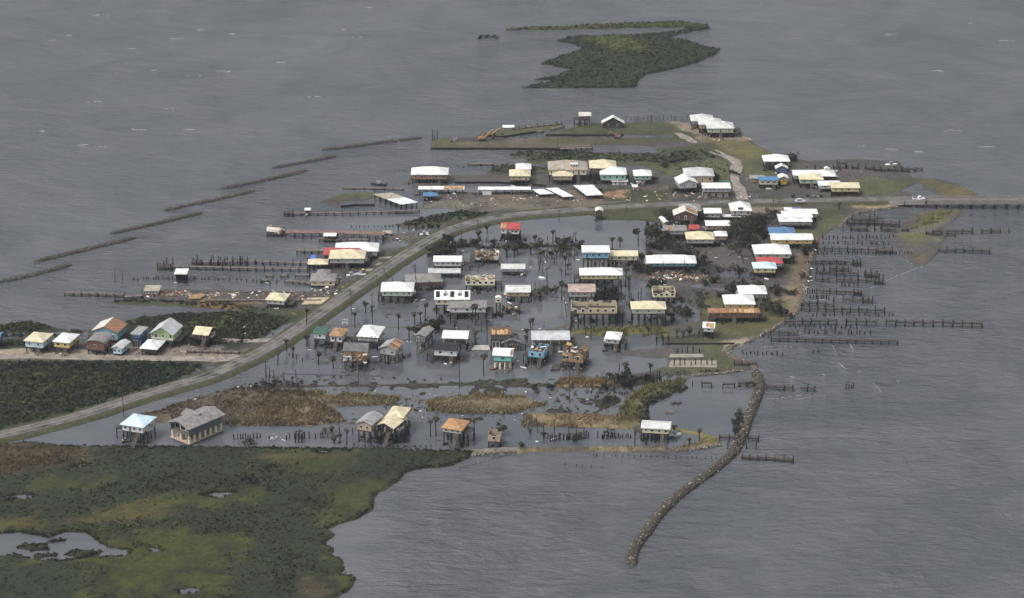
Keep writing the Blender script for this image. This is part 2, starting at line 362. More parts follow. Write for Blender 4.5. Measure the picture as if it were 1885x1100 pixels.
ZONES = [  # outline, colour, feather, raggedness
    ([(1000, 232), (1100, 224), (1250, 224), (1290, 262), (1240, 262), (1000, 262)], GRASS, 4, .7),
    ([(1230, 222), (1345, 228), (1400, 268), (1300, 262)], (.17, .135, .1), 4, .6),
    ([(1300, 258), (1390, 262), (1450, 290), (1400, 320), (1360, 300)], (.085, .075, .035), 4, .8),
    ([(1360, 300), (1430, 285), (1480, 297), (1400, 330), (1365, 330)], GRASS2, 4, .6),
    ([(930, 274), (1230, 274), (1310, 264), (1355, 300), (1350, 332), (1240, 324), (1000, 304), (930, 296)], GRASS, 3, .6),
    ([(1220, 305), (1340, 300), (1350, 330), (1240, 326)], GRASS2, 4, .6),
    ([(790, 262), (900, 254), (1080, 252), (1100, 270), (1040, 276), (790, 276)], (.09, .075, .058), 3, .5),
    ([(793, 274), (798, 260), (840, 258), (850, 272)], GRASS2, 2, .4), ([(845, 254), (945, 253), (935, 265), (850, 264)], (.045, .042, .042), 3, .8), ([(985, 250), (1230, 252), (1205, 269), (1090, 267), (1000, 268)], (.055, .054, .03), 4, 1.0), ([(850, 265), (1040, 266), (1040, 277), (850, 277)], (.07, .062, .042), 3, 1.0),
    ([(878, 254), (950, 236), (1036, 228), (1040, 234), (930, 254)], GRASS2, 3, .6),
    ([(610, 352), (700, 352), (702, 364), (600, 374)], GRASS2, 3, .6),
    ([(735, 402), (850, 388), (905, 392), (890, 404), (800, 416), (735, 416)], GRASS, 3, .5),
    ([(780, 372), (1000, 372), (1240, 372), (1240, 382), (900, 392), (790, 384)], (.1, .09, .07), 4, .9),
    ([(900, 352), (1000, 360), (1240, 340), (1240, 372), (900, 372)], (.1, .078, .06), 4, .9),
    ([(1080, 348), (1150, 345), (1240, 352), (1230, 372), (1120, 370)], GRASS, 4, .9),
    ([(1115, 352), (1155, 352), (1150, 362), (1118, 360)], (.2, .12, .075), 3, .6),
    ([(895, 302), (1010, 305), (1010, 322), (895, 322)], GRASS, 3, .4),
    ([(1240, 378), (1480, 368), (1480, 384), (1380, 392), (1240, 386)], (.15, .11, .085), 3, .8),
    ([(1570, 372), (1660, 374), (1650, 384), (1570, 384)], (.2, .15, .085), 3, .6),
    ([(1580, 330), (1690, 328), (1800, 362), (1690, 345), (1620, 362), (1570, 348)], GRASS2, 4, .8),
    ([(1660, 326), (1720, 328), (1800, 360), (1740, 362), (1700, 340)], (.075, .065, .03), 3, .7),
    ([(1480, 384), (1580, 384), (1545, 415), (1500, 440), (1420, 424), (1500, 402)], GRASS, 4, .8),
    ([(1440, 415), (1530, 402), (1560, 396), (1500, 445), (1460, 430)], GRASS2, 3, .9),
    ([(1430, 476), (1490, 478), (1484, 505), (1436, 508)], GRASS, 3, .7),
    ([(1478, 470), (1500, 470), (1485, 520), (1480, 560), (1450, 590), (1420, 560), (1455, 520)], (.15, .115, .078), 4, .8),
    ([(1490, 440), (1520, 432), (1500, 470), (1478, 520), (1470, 500)], (.1, .06, .04), 3, .7),
    ([(1290, 545), (1350, 540), (1400, 560), (1450, 555), (1450, 595), (1390, 625), (1290, 612)], (.07, .066, .03), 4, .8),
    ([(1050, 604), (1150, 600), (1230, 598), (1226, 622), (1120, 624), (1040, 612)], (.085, .082, .03), 4, .5),
    ([(1228, 622), (1350, 622), (1350, 634), (1230, 634)], GRASS, 3, .5),
    ([(1300, 636), (1345, 640), (1352, 662), (1382, 672), (1330, 690), (1250, 690), (1210, 684), (1240, 664), (1300, 655)], GRASS2, 3, .6),
    ([(1380, 622), (1420, 605), (1345, 645), (1330, 648), (1340, 632)], (.22, .18, .13), 3, .5),
    ([(1080, 390), (1240, 386), (1220, 412), (1110, 406)], GRASS, 3, .6),
    ([(220, 778), (330, 736), (460, 702), (1000, 692), (1260, 690), (1195, 790), (400, 790)], PEAT, 6, .5),
    ([(230, 778), (300, 748), (430, 716), (560, 726), (640, 778), (400, 790)], BROWN, 6, 1.0),
    ([(500, 735), (600, 742), (645, 778), (540, 786), (420, 786)], DRY, 5, .9),
    ([(560, 718), (740, 728), (730, 748), (600, 745)], DRY, 4, .9),
    ([(770, 740), (830, 726), (970, 726), (1015, 746), (940, 764), (800, 762)], DRY, 4, .8),
    ([(960, 762), (1140, 764), (1150, 788), (960, 788)], (.16, .12, .065), 4, .8),
    ([(1020, 712), (1030, 696), (1130, 694), (1110, 712)], (.13, .085, .045), 3, .6),
    ([(1120, 780), (1150, 735), (1180, 712), (1265, 694), (1262, 714), (1190, 742), (1180, 790)], (.085, .075, .036), 3, .6),
    ([(1195, 705), (1250, 692), (1272, 696), (1262, 714), (1220, 722)], (.062, .068, .026), 2, .4),
    ([(860, 842), (866, 826), (1240, 826), (1290, 812), (1330, 806), (1330, 826), (1100, 834)], (.13, .105, .06), 2, .5),
    ([(1240, 788), (1290, 790), (1330, 806), (1310, 822), (1285, 810)], (.12, .105, .04), 2, .4),
    ([(870, 838), (875, 826), (960, 824), (960, 834)], (.15, .132, .11), 2, .4),
    ([(190, 560), (250, 550), (400, 556), (440, 560), (420, 572), (300, 564)], GRASS, 2, .4),
    ([(360, 566), (380, 556), (470, 562), (430, 572)], (.13, .085, .045), 3, .7),
    ([(430, 562), (560, 570), (600, 572), (560, 600), (480, 584)], GRASS, 3, .7),
    ([(160, 610), (260, 583), (420, 571), (550, 585), (440, 645), (380, 662), (190, 645)], DARKV, 3, .4),
    ([(300, 596), (440, 584), (430, 604), (330, 612)], LIME, 5, .8),
    ([(-90, 644), (420, 648), (480, 652), (420, 668), (-90, 668)], (.24, .2, .155), 3, .8),
    ([(180, 636), (420, 640), (420, 660), (180, 656)], (.13, .11, .09), 4, .9),
    ([(-90, 620), (52, 622), (52, 642), (-90, 644)], DARKV, 2, .4),
    ([(-90, 590), (125, 590), (156, 608), (150, 616), (-90, 616)], DARKV, 2, .3),
    ([(-90, 662), (385, 667), (290, 718), (90, 776), (-90, 814)], DARKV, 3, .3),
    ([(30, 700), (200, 690), (260, 680), (230, 712), (100, 745), (20, 735)], (.027, .033, .012), 8, 1.2),
    ([(1646, 433), (1672, 418), (1690, 395), (1764, 388), (1720, 425), (1650, 440)], (.085, .078, .07), 3, .5),
    ([(1664, 424), (1690, 396), (1764, 387), (1735, 404), (1712, 418)], (.075, .075, .032), 3, .9),
    ([(1648, 432), (1720, 430), (1716, 452), (1668, 452)], (.085, .078, .07), 3, .6),
    ([(1652, 434), (1716, 431), (1712, 448), (1670, 454)], (.085, .08, .038), 3, .9),
    ([(1685, 470), (1712, 466), (1704, 486), (1688, 486)], (.09, .068, .042), 2, .5),
]
M_GROUND = mat_attr('muddy_ground', rough=.8, var=.5, sc=.9, bump=.5)
M_MARSH = mat_attr('marsh_ground', rough=.9, var=.5, sc=.6, bump=.8)
build_land('ground', LANDS, HOLES, .85, ROADS, ZONES, MUD, mat_=M_GROUND)

MARSH = [([(-120, 818), (0, 816), (60, 814), (120, 820), (300, 821), (500, 823), (700, 825), (872, 830), (862, 845), (830, 858), (790, 862), (750, 868), (735, 885), (702, 904), (688, 915), (690, 935), (660, 955), (622, 965), (600, 975), (612, 985), (598, 1000), (614, 1008), (612, 1016), (602, 1020), (630, 1026), (636, 1045), (634, 1054), (656, 1062), (652, 1075), (640, 1088), (612, 1104), (560, 1180), (500, 1300), (-220, 1300)], .6, .3, .3)]
PONDS = [([(-60, 985), (40, 980), (90, 990), (120, 978), (160, 980), (185, 1000), (195, 1008), (240, 1014), (235, 1022), (170, 1024), (110, 1032), (60, 1028), (30, 1020), (-60, 1032)], .5),
    ([(374, 912), (395, 907), (435, 907), (428, 911), (400, 917)], .4), ([(12, 914), (40, 911), (65, 912), (55, 919), (20, 919)], .4), ([(132, 860), (150, 855), (163, 857), (145, 861)], .3),
    ([(584, 831), (600, 829), (606, 833), (590, 835)], .3), ([(632, 830), (645, 829), (640, 833)], .3), ([(330, 1087), (350, 1081), (373, 1084), (360, 1092), (335, 1092)], .4), ([(272, 1008), (290, 1010), (298, 1014), (278, 1014)], .3), ([(250, 1003), (264, 1004), (258, 1008)], .3)]
POND_ISLETS = [([(28, 1010), (45, 1000), (85, 1000), (90, 1012), (60, 1016)], .5, .4, .2), ([(90, 995), (110, 990), (126, 993), (115, 998), (95, 999)], .5, .4, .2), ([(112, 1022), (135, 1012), (190, 1014), (180, 1020), (150, 1026)], .5, .4, .2), ([(60, 1018), (108, 1018), (105, 1026), (62, 1026)], .5, .4, .2)]
MZ = [([(-120, 815), (140, 822), (150, 850), (60, 868), (-120, 880)], (0.052, 0.038, 0.022), 9, 1.5), ([(100, 880), (230, 875), (240, 890), (60, 905)], (0.028, 0.035, 0.013), 8, 2.1),
    ([(300, 920), (480, 900), (470, 925), (420, 935), (300, 940)], (0.038, 0.046, 0.011), 9, 2.3), ([(100, 960), (240, 935), (330, 945), (60, 975), (-60, 972)], (0.049, 0.042, 0.015), 9, 2.3),
    ([(180, 990), (330, 980), (400, 1000), (370, 1090), (180, 1090), (220, 1030)], (0.036, 0.041, 0.010), 11, 2.7), ([(330, 985), (420, 990), (410, 1100), (320, 1100)], (0.032, 0.038, 0.010), 9, 2.7),
    ([(450, 835), (650, 838), (640, 850), (460, 850)], (0.056, 0.049, 0.021), 8, 1.7), ([(540, 850), (640, 845), (630, 875), (560, 880)], (0.028, 0.032, 0.012), 8, 2.1),
    ([(590, 900), (740, 868), (690, 935), (660, 955), (600, 975)], (0.035, 0.041, 0.014), 7, 1.4), ([(596, 984), (614, 984), (614, 1020), (596, 1020)], (0.049, 0.056, 0.015), 5, 0.8), ([(612, 1022), (640, 1026), (660, 1062), (655, 1080), (620, 1100), (612, 1060)], (0.042, 0.052, 0.013), 6, 0.9),
    ([(560, 1060), (605, 1070), (600, 1110), (545, 1110)], (.046, .036, .022), 7, 1.3)]
build_land('marsh', POND_ISLETS, [], .6, [], [], DARKV, mat_=M_MARSH, seed=59)
build_land('marsh', MARSH, PONDS, .8, [], MZ, DARKV, mat_=M_MARSH, seed=53)
ISLE = [(959, 162), (1168, 162), (1175, 157), (1174, 150), (1189, 136), (1213, 133), (1242, 127), (1266, 121), (1290, 115), (1298, 109), (1320, 100), (1326, 91), (1295, 84), (1274, 77), (1238, 68), (1258, 62), (1308, 53), (1303, 46), (1258, 39.5), (1205, 40.5), (1125, 43), (1062, 47), (977, 50), (924, 55), (966, 55.6), (1067, 53.6), (1173, 51), (1253, 50.5), (1270, 53), (1253, 57), (1192, 62), (1133, 65), (1046, 68), (1025, 75.5), (1056, 81), (1075, 90), (1043, 100), (991, 117.5), (1019, 122), (1050, 127.5), (1030, 137), (982, 147), (1034, 149.5), (987, 155.5)]
IZ = [([(920, 56), (970, 48), (1120, 42), (1260, 38), (1310, 50), (1250, 51), (1000, 56)], (.04, .04, .018), 3, .4), ([(1062, 70), (1130, 68), (1190, 78), (1205, 92), (1180, 98), (1120, 90)], (.05, .054, .016), 5, .8)]
build_land('island', [(ISLE, .7, .3, .2)], [], 1.6, [], IZ, DARKV, mat_=M_MARSH, seed=77)

# ---- road, paths: thin strips over their embankment
def strip(name, pl, hw, z, m, label=None, off=0.0, edge=.15):
    V, F = [], []
    for i, p in enumerate(pl):
        a = pl[max(i - 1, 0)]; b = pl[min(i + 1, len(pl) - 1)]
        t = np.array(b) - np.array(a); t = t / (np.hypot(*t) + 1e-9); n = np.array((-t[1], t[0]))
        w = hw + edge * (random.random() - .5)
        V += [(*(p + n * (off - w)), z), (*(p + n * (off + w)), z)]
    for i in range(len(pl) - 1): F.append((2 * i, 2 * i + 1, 2 * i + 3, 2 * i + 2))
    me = bpy.data.meshes.new(name); me.from_pydata(V, [], F); me.materials.append(m); me.update()
    return tag(put(name, me), label, None, None, 'structure')
M_ROAD = mat('asphalt', (.12, .112, .104), .7, .55, .22, .2)
M_PATH = mat('shell_path', (.24, .21, .18), .9, .35, .4, .4)
strip('road', ROAD_G, 2.7, 1.03, M_ROAD)
M_LINE = mat('road_paint', (.2, .18, .14), .7, .3, 1.5)
dense = smooth_line(list(ROAD_G), 2)
strip('road_marking', dense, .12, 1.036, M_LINE, off=.18, edge=.02)
strip('road_marking', dense, .12, 1.036, M_LINE, off=-.18, edge=.02)
M_EDGE = mat('road_edge_paint', (.24, .225, .21), .7, .4, 1.0)
strip('road_marking', dense, .1, 1.036, M_EDGE, off=2.35, edge=.02)
strip('road_marking', dense, .1, 1.036, M_EDGE, off=-2.35, edge=.02)
strip('path', FARPATH, 2.3, .60, M_PATH, edge=1.2)
strip('path', ROWPATH, 2.4, .86, M_PATH, edge=1.0)
strip('path', ROWPATH2, 1.8, .68, M_PATH, edge=.8)

# ---- water: one sheet to beyond the horizon; open bay is ruffled, the flooded streets lie calm
def water_material():
    m = bpy.data.materials.new('water'); m.use_nodes = True
    t = m.node_tree; b = t.nodes['Principled BSDF']
    N = lambda k: t.nodes.new(k)
    L = t.links.new
    b.inputs['IOR'].default_value = 1.33
    b.inputs['Specular IOR Level'].default_value = .5
    ge = N('ShaderNodeNewGeometry')
    def noise(scale, vec, det=3, rough=.6, dist=0.0):
        mp = N('ShaderNodeMapping'); mp.inputs['Scale'].default_value = vec[:3]
        if len(vec) > 3: mp.inputs['Rotation'].default_value = (0, 0, R(vec[3]))
        L(ge.outputs['Position'], mp.inputs['Vector'])
        n = N('ShaderNodeTexNoise'); n.inputs['Scale'].default_value = scale; n.inputs['Detail'].default_value = det; n.inputs['Roughness'].default_value = rough; n.inputs['Distortion'].default_value = dist
        L(mp.outputs[0], n.inputs['Vector']); return n.outputs['Fac']
    def math_(op, a, b_=None, clamp=False):
        n = N('ShaderNodeMath'); n.operation = op; n.use_clamp = clamp
        for i, x in enumerate((a, b_)):
            if x is None: continue
            if isinstance(x, (int, float)): n.inputs[i].default_value = x
            else: L(x, n.inputs[i])
        return n.outputs[0]
    def rng(x, a, b_, c, d):
        n = N('ShaderNodeMapRange'); n.interpolation_type = 'SMOOTHSTEP'
        L(x, n.inputs[0])
        for i, v in enumerate((a, b_, c, d)): n.inputs[i + 1].default_value = v
        return n.outputs[0]
    # how exposed the water is: sheltered round the village, open elsewhere
    sx = N('ShaderNodeSeparateXYZ'); L(ge.outputs['Position'], sx.inputs[0])
    def ellipse(px, py, rx, ry):
        cx, cy = G(px, py)
        ex = math_('DIVIDE', math_('SUBTRACT', sx.outputs[0], cx), rx); ey = math_('DIVIDE', math_('SUBTRACT', sx.outputs[1], cy), ry)
        return math_('ADD', math_('MULTIPLY', ex, ex), math_('MULTIPLY', ey, ey))
    r2 = math_('MINIMUM', math_('MINIMUM', ellipse(900, 560, 95, 150), ellipse(180, 960, 88, 95)), math_('MINIMUM', ellipse(560, 800, 140, 22), ellipse(1260, 750, 24, 40)))
    openw = rng(r2, .55, 1.5, .03, 1.0)
    wind = rng(noise(.012, (1, .5, 1), 4, .65), .35, .65, .55, 1.15)
    w1 = noise(.42, (.4, 1.0, 1, 8), 3, .55, .6)
    w2 = noise(.15, (.4, 1.0, 1, -14), 4, .6, .5)
    w3 = noise(1.6, (.7, 1, 1), 2, .6)
    h = math_('ADD', math_('ADD', math_('MULTIPLY', w1, 1.0), math_('MULTIPLY', w2, 1.3)), math_('MULTIPLY', w3, .34))
    h = math_('MULTIPLY', math_('MULTIPLY', h, openw), wind)
    bm = N('ShaderNodeBump'); bm.inputs['Strength'].default_value = 1.0; bm.inputs['Distance'].default_value = 1.7
    L(h, bm.inputs['Height']); L(bm.outputs[0], b.inputs['Normal'])
    rr = math_('ADD', math_('MULTIPLY', openw, .07), .03)
    L(rr, b.inputs['Roughness'])
    ramp = N('ShaderNodeValToRGB')
    ramp.color_ramp.elements[0].color = (.060, .066, .076, 1); ramp.color_ramp.elements[1].color = (.094, .098, .104, 1)
    ramp.color_ramp.elements[0].position = .35; ramp.color_ramp.elements[1].position = .7
    L(noise(.016, (1, 1.3, 1), 6, .62, 1.6), ramp.inputs[0])       # silt, its contrast also painting in the brighter sheen of wind patches
    L(ramp.outputs[0], b.inputs['Base Color'])
    return m
M_WATER = water_material()
wm = MB()
B_ = 6000.0
wm.poly([(-B_, -1500, 0), (B_, -1500, 0), (B_, 9000, 0), (-B_, 9000, 0)])
tag(wm.obj('water', M_WATER), None, None, None, 'structure')

# ---- the damp air between
hz = MB(); hz.box((0, 3750, (CAM_H + 12 - 2) / 2), (2 * B_ + 40, 10540, CAM_H + 12 + 2))
hm = bpy.data.materials.new('haze'); hm.use_nodes = True
hm.node_tree.nodes.clear()
pv = hm.node_tree.nodes.new('ShaderNodeVolumePrincipled'); ho = hm.node_tree.nodes.new('ShaderNodeOutputMaterial')
pv.inputs['Color'].default_value = (.80, .86, .95, 1); pv.inputs['Density'].default_value = .00005; pv.inputs['Anisotropy'].default_value = .1
hm.node_tree.links.new(pv.outputs[0], ho.inputs['Volume'])
tag(hz.obj('haze', hm), None, None, None, 'stuff')
# ================================================================ BUILDINGS: builders
PAL = dict(white=(.66, .67, .68), offw=(.56, .55, .52), cream=(.56, .51, .36), pale=(.52, .54, .53), grey=(.27, .27, .27), lgrey=(.45, .46, .48), dgrey=(.12, .12, .125),
    black=(.022, .023, .027), red=(.34, .06, .06), blue=(.075, .17, .32), ltblue=(.5, .64, .74), rust=(.25, .135, .08), dgreen=(.04, .10, .075), tanroof=(.33, .29, .24), pinkish=(.36, .28, .25),
    shingle=(.2, .19, .185), orange=(.36, .2, .1), brown=(.12, .075, .05), dbrown=(.06, .045, .04), ply=(.46, .3, .16), plyd=(.3, .19, .1), brick=(.17, .088, .06), tan=(.5, .38, .25), wtan=(.42, .34, .24),
    mint=(.48, .58, .48), seafoam=(.33, .52, .45), turq=(.2, .58, .5), teal=(.1, .33, .36), teal2=(.22, .42, .45), lime=(.52, .68, .36), skyb=(.5, .66, .74), cyan=(.17, .4, .56), royal=(.055, .17, .44), blueg=(.32, .38, .42),
    yellow=(.66, .5, .2), lyellow=(.68, .6, .32), butter=(.7, .66, .46), sage=(.47, .52, .4), greyw=(.4, .41, .4), conc=(.4, .385, .36), wood=(.16, .13, .105), oldwood=(.055, .048, .042), pile=(.014, .012, .011), wdeck=(.13, .112, .095), bluewall=(.1, .17, .28), tarp=(.06, .17, .5), slate=(.13, .145, .165), sand=(.5, .42, .3))
def RM(c):
    if c in ('white', 'offw', 'cream', 'ltblue', 'blue', 'red', 'lgrey', 'pale', 'dgreen'):
        return mat('metal_roof_' + c, PAL[c], .5, .10, .45, 0, 0, (1, 1, 1), tuple(x * k for x, k in zip(PAL[c], (.66, .64, .6))))
    return mat('roof_' + c, PAL[c], .9, .28, .7, .15)
def WM(c): return mat('siding_' + c, tuple(x * .82 for x in PAL[c]), .75, .14, .45, 0, 0, (1, 1, 2.2))
M_PILE = mat('wet_timber', PAL['pile'], .8, .4, 1.2)
M_POLE = mat('pole_timber', (.06, .052, .045), .85, .3, 1.0)
M_WOOD = mat('grey_timber', PAL['oldwood'], .9, .35, 1.0)
M_DECK = mat('deck_boards', PAL['wdeck'], .9, .3, .9)
M_CONC = mat('concrete', PAL['conc'], .9, .22, .5)
M_COLUMN = mat('pale_column', (.62, .56, .45), .8, .15, .5)
M_WHITE = mat('white_trim', (.75, .75, .74), .6, .12, .6)
M_GLASS = mat('window_glass', (.016, .018, .022), .12, .2, 1.0)
M_DARKIN = mat('open_interior', (.035, .028, .024), .95, .4, .8)
M_PLY = mat('bare_plywood', PAL['ply'], .9, .35, .9)
M_PLYD = mat('weathered_plywood', PAL['plyd'], .9, .4, .9)
M_SCRAP = [M_PLY, M_PLYD, M_WOOD, mat('torn_white', (.62, .62, .6), .8, .2), mat('torn_brown', (.16, .09, .055), .9, .3), M_WOOD]

def unit_pile(r, n=7):
    b = MB(); b.bar((0, 0, 0), (0, 0, 1), r, 0, n); return b
PILE_ME = unit_pile(.2).mesh('piling', M_PILE)
POST_ME = unit_pile(.09, 5).mesh('post', M_WOOD)
WPOST_ME = unit_pile(.09, 5).mesh('white_post', M_WHITE)
COL_ME = unit_pile(.42, 10).mesh('column', M_COLUMN)
_w = MB(); _w.box((0, 0, 0), (1, .1, 1), m=0); _w.box((0, -.045, .0), (.84, .05, .88), m=1)
WIN_ME = _w.mesh('window', [M_WHITE, M_GLASS])
_w = MB(); _w.box((0, 0, 0), (1, .1, 1), m=0); _w.box((0, -.045, -.03), (.8, .05, .9), m=1)
DOOR_ME = _w.mesh('door', [M_WHITE, mat('door_leaf', (.09, .08, .075), .6, .2)])

def roof_mesh(kind, w, d, r, m, t=.2, back=0.0):
    """Roof over a w x d eave rectangle, eave underside at z=0."""
    b = MB(); x, y = w / 2, d / 2
    if kind == 'h':
        if w >= d: k = (w - d) / 2; A, B = (-k, 0, r + t), (k, 0, r + t)
        else: k = (d - w) / 2; A, B = (0, -k, r + t), (0, k, r + t)
        e = [(-x, -y, t), (x, -y, t), (x, y, t), (-x, y, t)]
        if w >= d:
            b.poly((e[0], e[1], B, A)); b.poly((e[1], e[2], B)); b.poly((e[2], e[3], A, B)); b.poly((e[3], e[0], A))
        else:
            b.poly((e[0], e[1], A)); b.poly((e[1], e[2], B, A)); b.poly((e[2], e[3], B)); b.poly((e[3], e[0], A, B))
        u = [(p[0], p[1], 0) for p in e]
        for i in range(4): j = (i + 1) % 4; b.poly((u[i], u[j], e[j], e[i]))
        b.poly(u[::-1])
        if k > .1 or True: b.bar(Vector(A) + Vector((0, 0, .02)), Vector(B) + Vector((0, 0, .02)), .09, 0, 4)
    elif kind == 'x':
        o = [(-x, -y, 0), (-x, 0, r), (-x, y, 0)]
        for a, c in ((0, 1), (1, 2)):
            p, q = Vector(o[a]), Vector(o[c])
            b.extrude([p, q, q + Vector((0, 0, t)), p + Vector((0, 0, t))], (w, 0, 0))
    elif kind == 'y':
        o = [(-x, -y, 0), (0, -y, r), (x, -y, 0)]
        for a, c in ((0, 1), (1, 2)):
            p, q = Vector(o[a]), Vector(o[c])
            b.extrude([p, p + Vector((0, 0, t)), q + Vector((0, 0, t)), q], (0, d, 0))
    elif kind == 'f':
        b.extrude([(-x, -y, 0), (-x, -y, t), (-x, y, t + r), (-x, y, r)], (w, 0, 0))
    elif kind == 'b':                                        # barrel / gambrel front
        n = 6
        for i in range(n):
            a0, a1 = math.pi * i / n, math.pi * (i + 1) / n
            p = Vector((-x * math.cos(a0), -y, r * math.sin(a0))); q = Vector((-x * math.cos(a1), -y, r * math.sin(a1)))
            b.extrude([p, p + Vector((0, 0, t)), q + Vector((0, 0, t)), q], (0, d, 0))
    return b.mesh('roof', m)

def scrap(b, n, w, d, h, seed=0, big=1.0):
    """A heap of broken boards and panels (materials M_SCRAP)."""
    rn = random.Random(seed)
    for i in range(n):
        L = rn.uniform(.8, 3.2) * big
        k = rn.random()
        dims = (L, rn.uniform(.12, .3), .1) if k < .55 else (L * .7, rn.uniform(.6, 1.3) * big, .07)
        b.box((rn.uniform(-w, w) * .5, rn.uniform(-d, d) * .5, rn.uniform(.05, 1) ** 1.5 * h), dims, rn.uniform(0, 3.14), rn.randrange(6), rn.uniform(-.6, .6), rn.uniform(-.5, .5))

REFS = []            # (photo x, photo y, phrase) of everything a label can point at
HOUSES = {}
def house(ref, tail, x0, x1, yr, ye, yf, yb, rt, rc, wc, fl='', yaw=0.0, name='stilt_house', cat='house'):
    fl = fl.split(); a = R(yaw)
    if yb - yf > 4: yf -= .4; yb += 1.4
    r0 = random.Random(int(x0 * 17 + yb * 3))
    if rt in 'hxyo' and yb - yf > 7 and name == 'stilt_house':
        if not any(f.startswith('deck') for f in fl) and r0.random() < .45: fl += [r0.choice(('deckl', 'deckr')), 'dw%.1f' % r0.uniform(1.6, 3.2)]
        if 'stair' not in fl and r0.random() < .5: fl += ['stair', 'sg%d' % r0.choice((0, 1, 1))]
    opt = lambda k, dflt: next((float(f[len(k):]) for f in fl if f.startswith(k) and f[len(k):].replace('.', '', 1).isdigit()), dflt)
    xm = (x0 + x1) / 2; s = scale_at(xm, yb); Y0 = G(xm, yb)[1]
    v = (yb - 550) / F_PX; ang = PITCH + math.atan(v); sp, cp = math.sin(ang), math.cos(ang)
    zf = max(height_at(Y0, yf), .25); ze = height_at(Y0, ye); Wt = (x1 - x0) / s; dy = (ye - yr) / s
    o = .1 if rt == 'o' else opt('O', .55)
    sl = opt('S', .42)
    if rt in 'hx': D2 = dy / (sp + sl * cp); dep = 2 * D2; r = sl * D2
    elif rt in 'yb': r = sl * Wt / 2 * math.cos(a); dep = (dy - r * cp) / sp
    elif rt == 'f': dep = dy / (sp + .05 * cp); r = .05 * dep
    else: dep = .7 * Wt; r = 0
    dep = opt('D', min(max(dep, 3.0), 17.0))
    w = (Wt - dep * abs(math.sin(a))) / math.cos(a)
    if rt in 'yb': r = sl * w / 2
    if rt == 'h': r = sl * min(w, dep) / 2
    cy0 = w / 2 * abs(math.sin(a)) + (dep / 2) * math.cos(a) - o
    Yc = Y0 + cy0
    zc = Yc * CP + CAM_H * SP
    h = empty(name, (xm - 942.5) * zc / F_PX, Yc, 0, a)
    tag(h, (ref + ' ' + tail).strip(), cat); h['ref'] = ref
    REFS.append((xm, (ye + yf) / 2, ref, h))
    rn = random.Random(int(x0 * 31 + yr * 7))
    bw, bd = w - 2 * o, dep - 2 * o                              # body
    x, y = bw / 2, bd / 2
    wallm = WM(wc) if wc else None
    hw = ze - zf
    top = ze if 'open' in fl else zf
    # pilings
    if 'nopile' not in fl and zf > .5:
        nx = int(opt('nx', min(7, max(2, round(bw / 2.9) + 1)))); ny = int(opt('ny', min(5, max(2, round(bd / 3.2) + 1))))
        pm = COL_ME if 'col' in fl else PILE_ME
        pr = .45 if 'col' in fl else .2
        for i in range(nx):
            for j in range(ny):
                put('column' if 'col' in fl else 'piling', pm, h, (-x + pr + (bw - 2 * pr) * i / (nx - 1), -y + pr + (bd - 2 * pr) * j / (ny - 1), -.8), (rn.uniform(-.012, .012), rn.uniform(-.012, .012), 0), (1, 1, top + .8))
        if 'brace' in fl or (zf > 2.2 and rn.random() < .6 and 'col' not in fl):
            for k in range(3):
                i = rn.randrange(nx - 1); xa, xb = -x + .2 + (bw - .4) * i / (nx - 1), -x + .2 + (bw - .4) * (i + 1) / (nx - 1)
                yy = -y + .2 + (bd - .4) * rn.randrange(ny) / (ny - 1)
                if rn.random() < .5: xa, xb = xb, xa
                b = MB(); b.bar((xa, yy, .4), (xb, yy, zf - .3), .07, 0, 4); b.obj('brace', M_WOOD, h)
    elif zf > .5:
        b = MB(); b.box((0, 0, (zf - .8) / 2), (bw - .3, bd - .3, zf + .8)); b.obj('foundation', M_CONC, h)
    if 'open' in fl:
        b = MB()
        for i in range(3): b.box((0, -y + .2 + (bd - .4) * i / 2, ze - .2), (bw, .16, .3))
        b.obj('beam', M_WOOD, h)
    else:
        pd = opt('porch', 0.0)
        b = MB(); b.box((0, -pd * 0, zf - .2), (bw + .1, bd + .1, .4)); b.obj('floor_deck', M_DECK if 'deckpale' in fl else M_WOOD, h)
        # body
        if rt != 'o' and wallm:
            b = MB(); f0 = -y + pd; dd = bd - pd; t = .003
            if rt == 'x':
                b.extrude([(-x, f0, zf), (-x, f0, ze), (-x, 0, ze + r * (1 - 0) - .05), (-x, y, ze), (-x, y, zf)], (bw, 0, 0))
            elif rt == 'y':
                b.extrude([(-x, f0, zf), (x, f0, zf), (x, f0, ze), (0, f0, ze + r * bw / w - .02), (-x, f0, ze)], (0, dd, 0))
            elif rt == 'b':
                n = 8; b.extrude([(-x, f0, zf), (x, f0, zf)] + [(x * math.cos(math.pi * i / n), f0, ze + (r - .1) * math.sin(math.pi * i / n)) for i in range(n + 1)], (0, dd, 0))
            else: b.box((0, (f0 + y) / 2, (zf + ze) / 2 + .1), (bw, dd, hw + .2))
            b.obj('wall', wallm, h)
            nw = int(opt('w', max(2, round(bw / 3.2)))); wh = min(1.35, hw * .5); wz = zf + hw * .56
            dr = rn.randrange(nw) if nw > 1 and 'nodoor' not in fl and hw > 1.9 else -1
            for i in range(nw):
                px = -x + bw * (i + .5) / nw + rn.uniform(-.25, .25)
                if i == dr: put('door', DOOR_ME, h, (px, f0 - .05, zf + min(1.05, hw * .45) + .02), (0, 0, 0), (1.0, 1, min(2.1, hw * .9)))
                else: put('window', WIN_ME, h, (px, f0 - .05, wz), (0, 0, 0), (rn.choice((.7, .85, 1.15)) * opt('ws', 1), 1, wh * .85))
            for sgn in (-1, 1):
                if 'noside' in fl: break
                for k in range(max(1, int(bd / 4.5))):
                    put('window', WIN_ME, h, (sgn * (x + .05), -y + pd + (bd - pd) * (k + .5) / max(1, int(bd / 4.5)), wz), (0, 0, R(90) * sgn), (1.0, 1, wh))
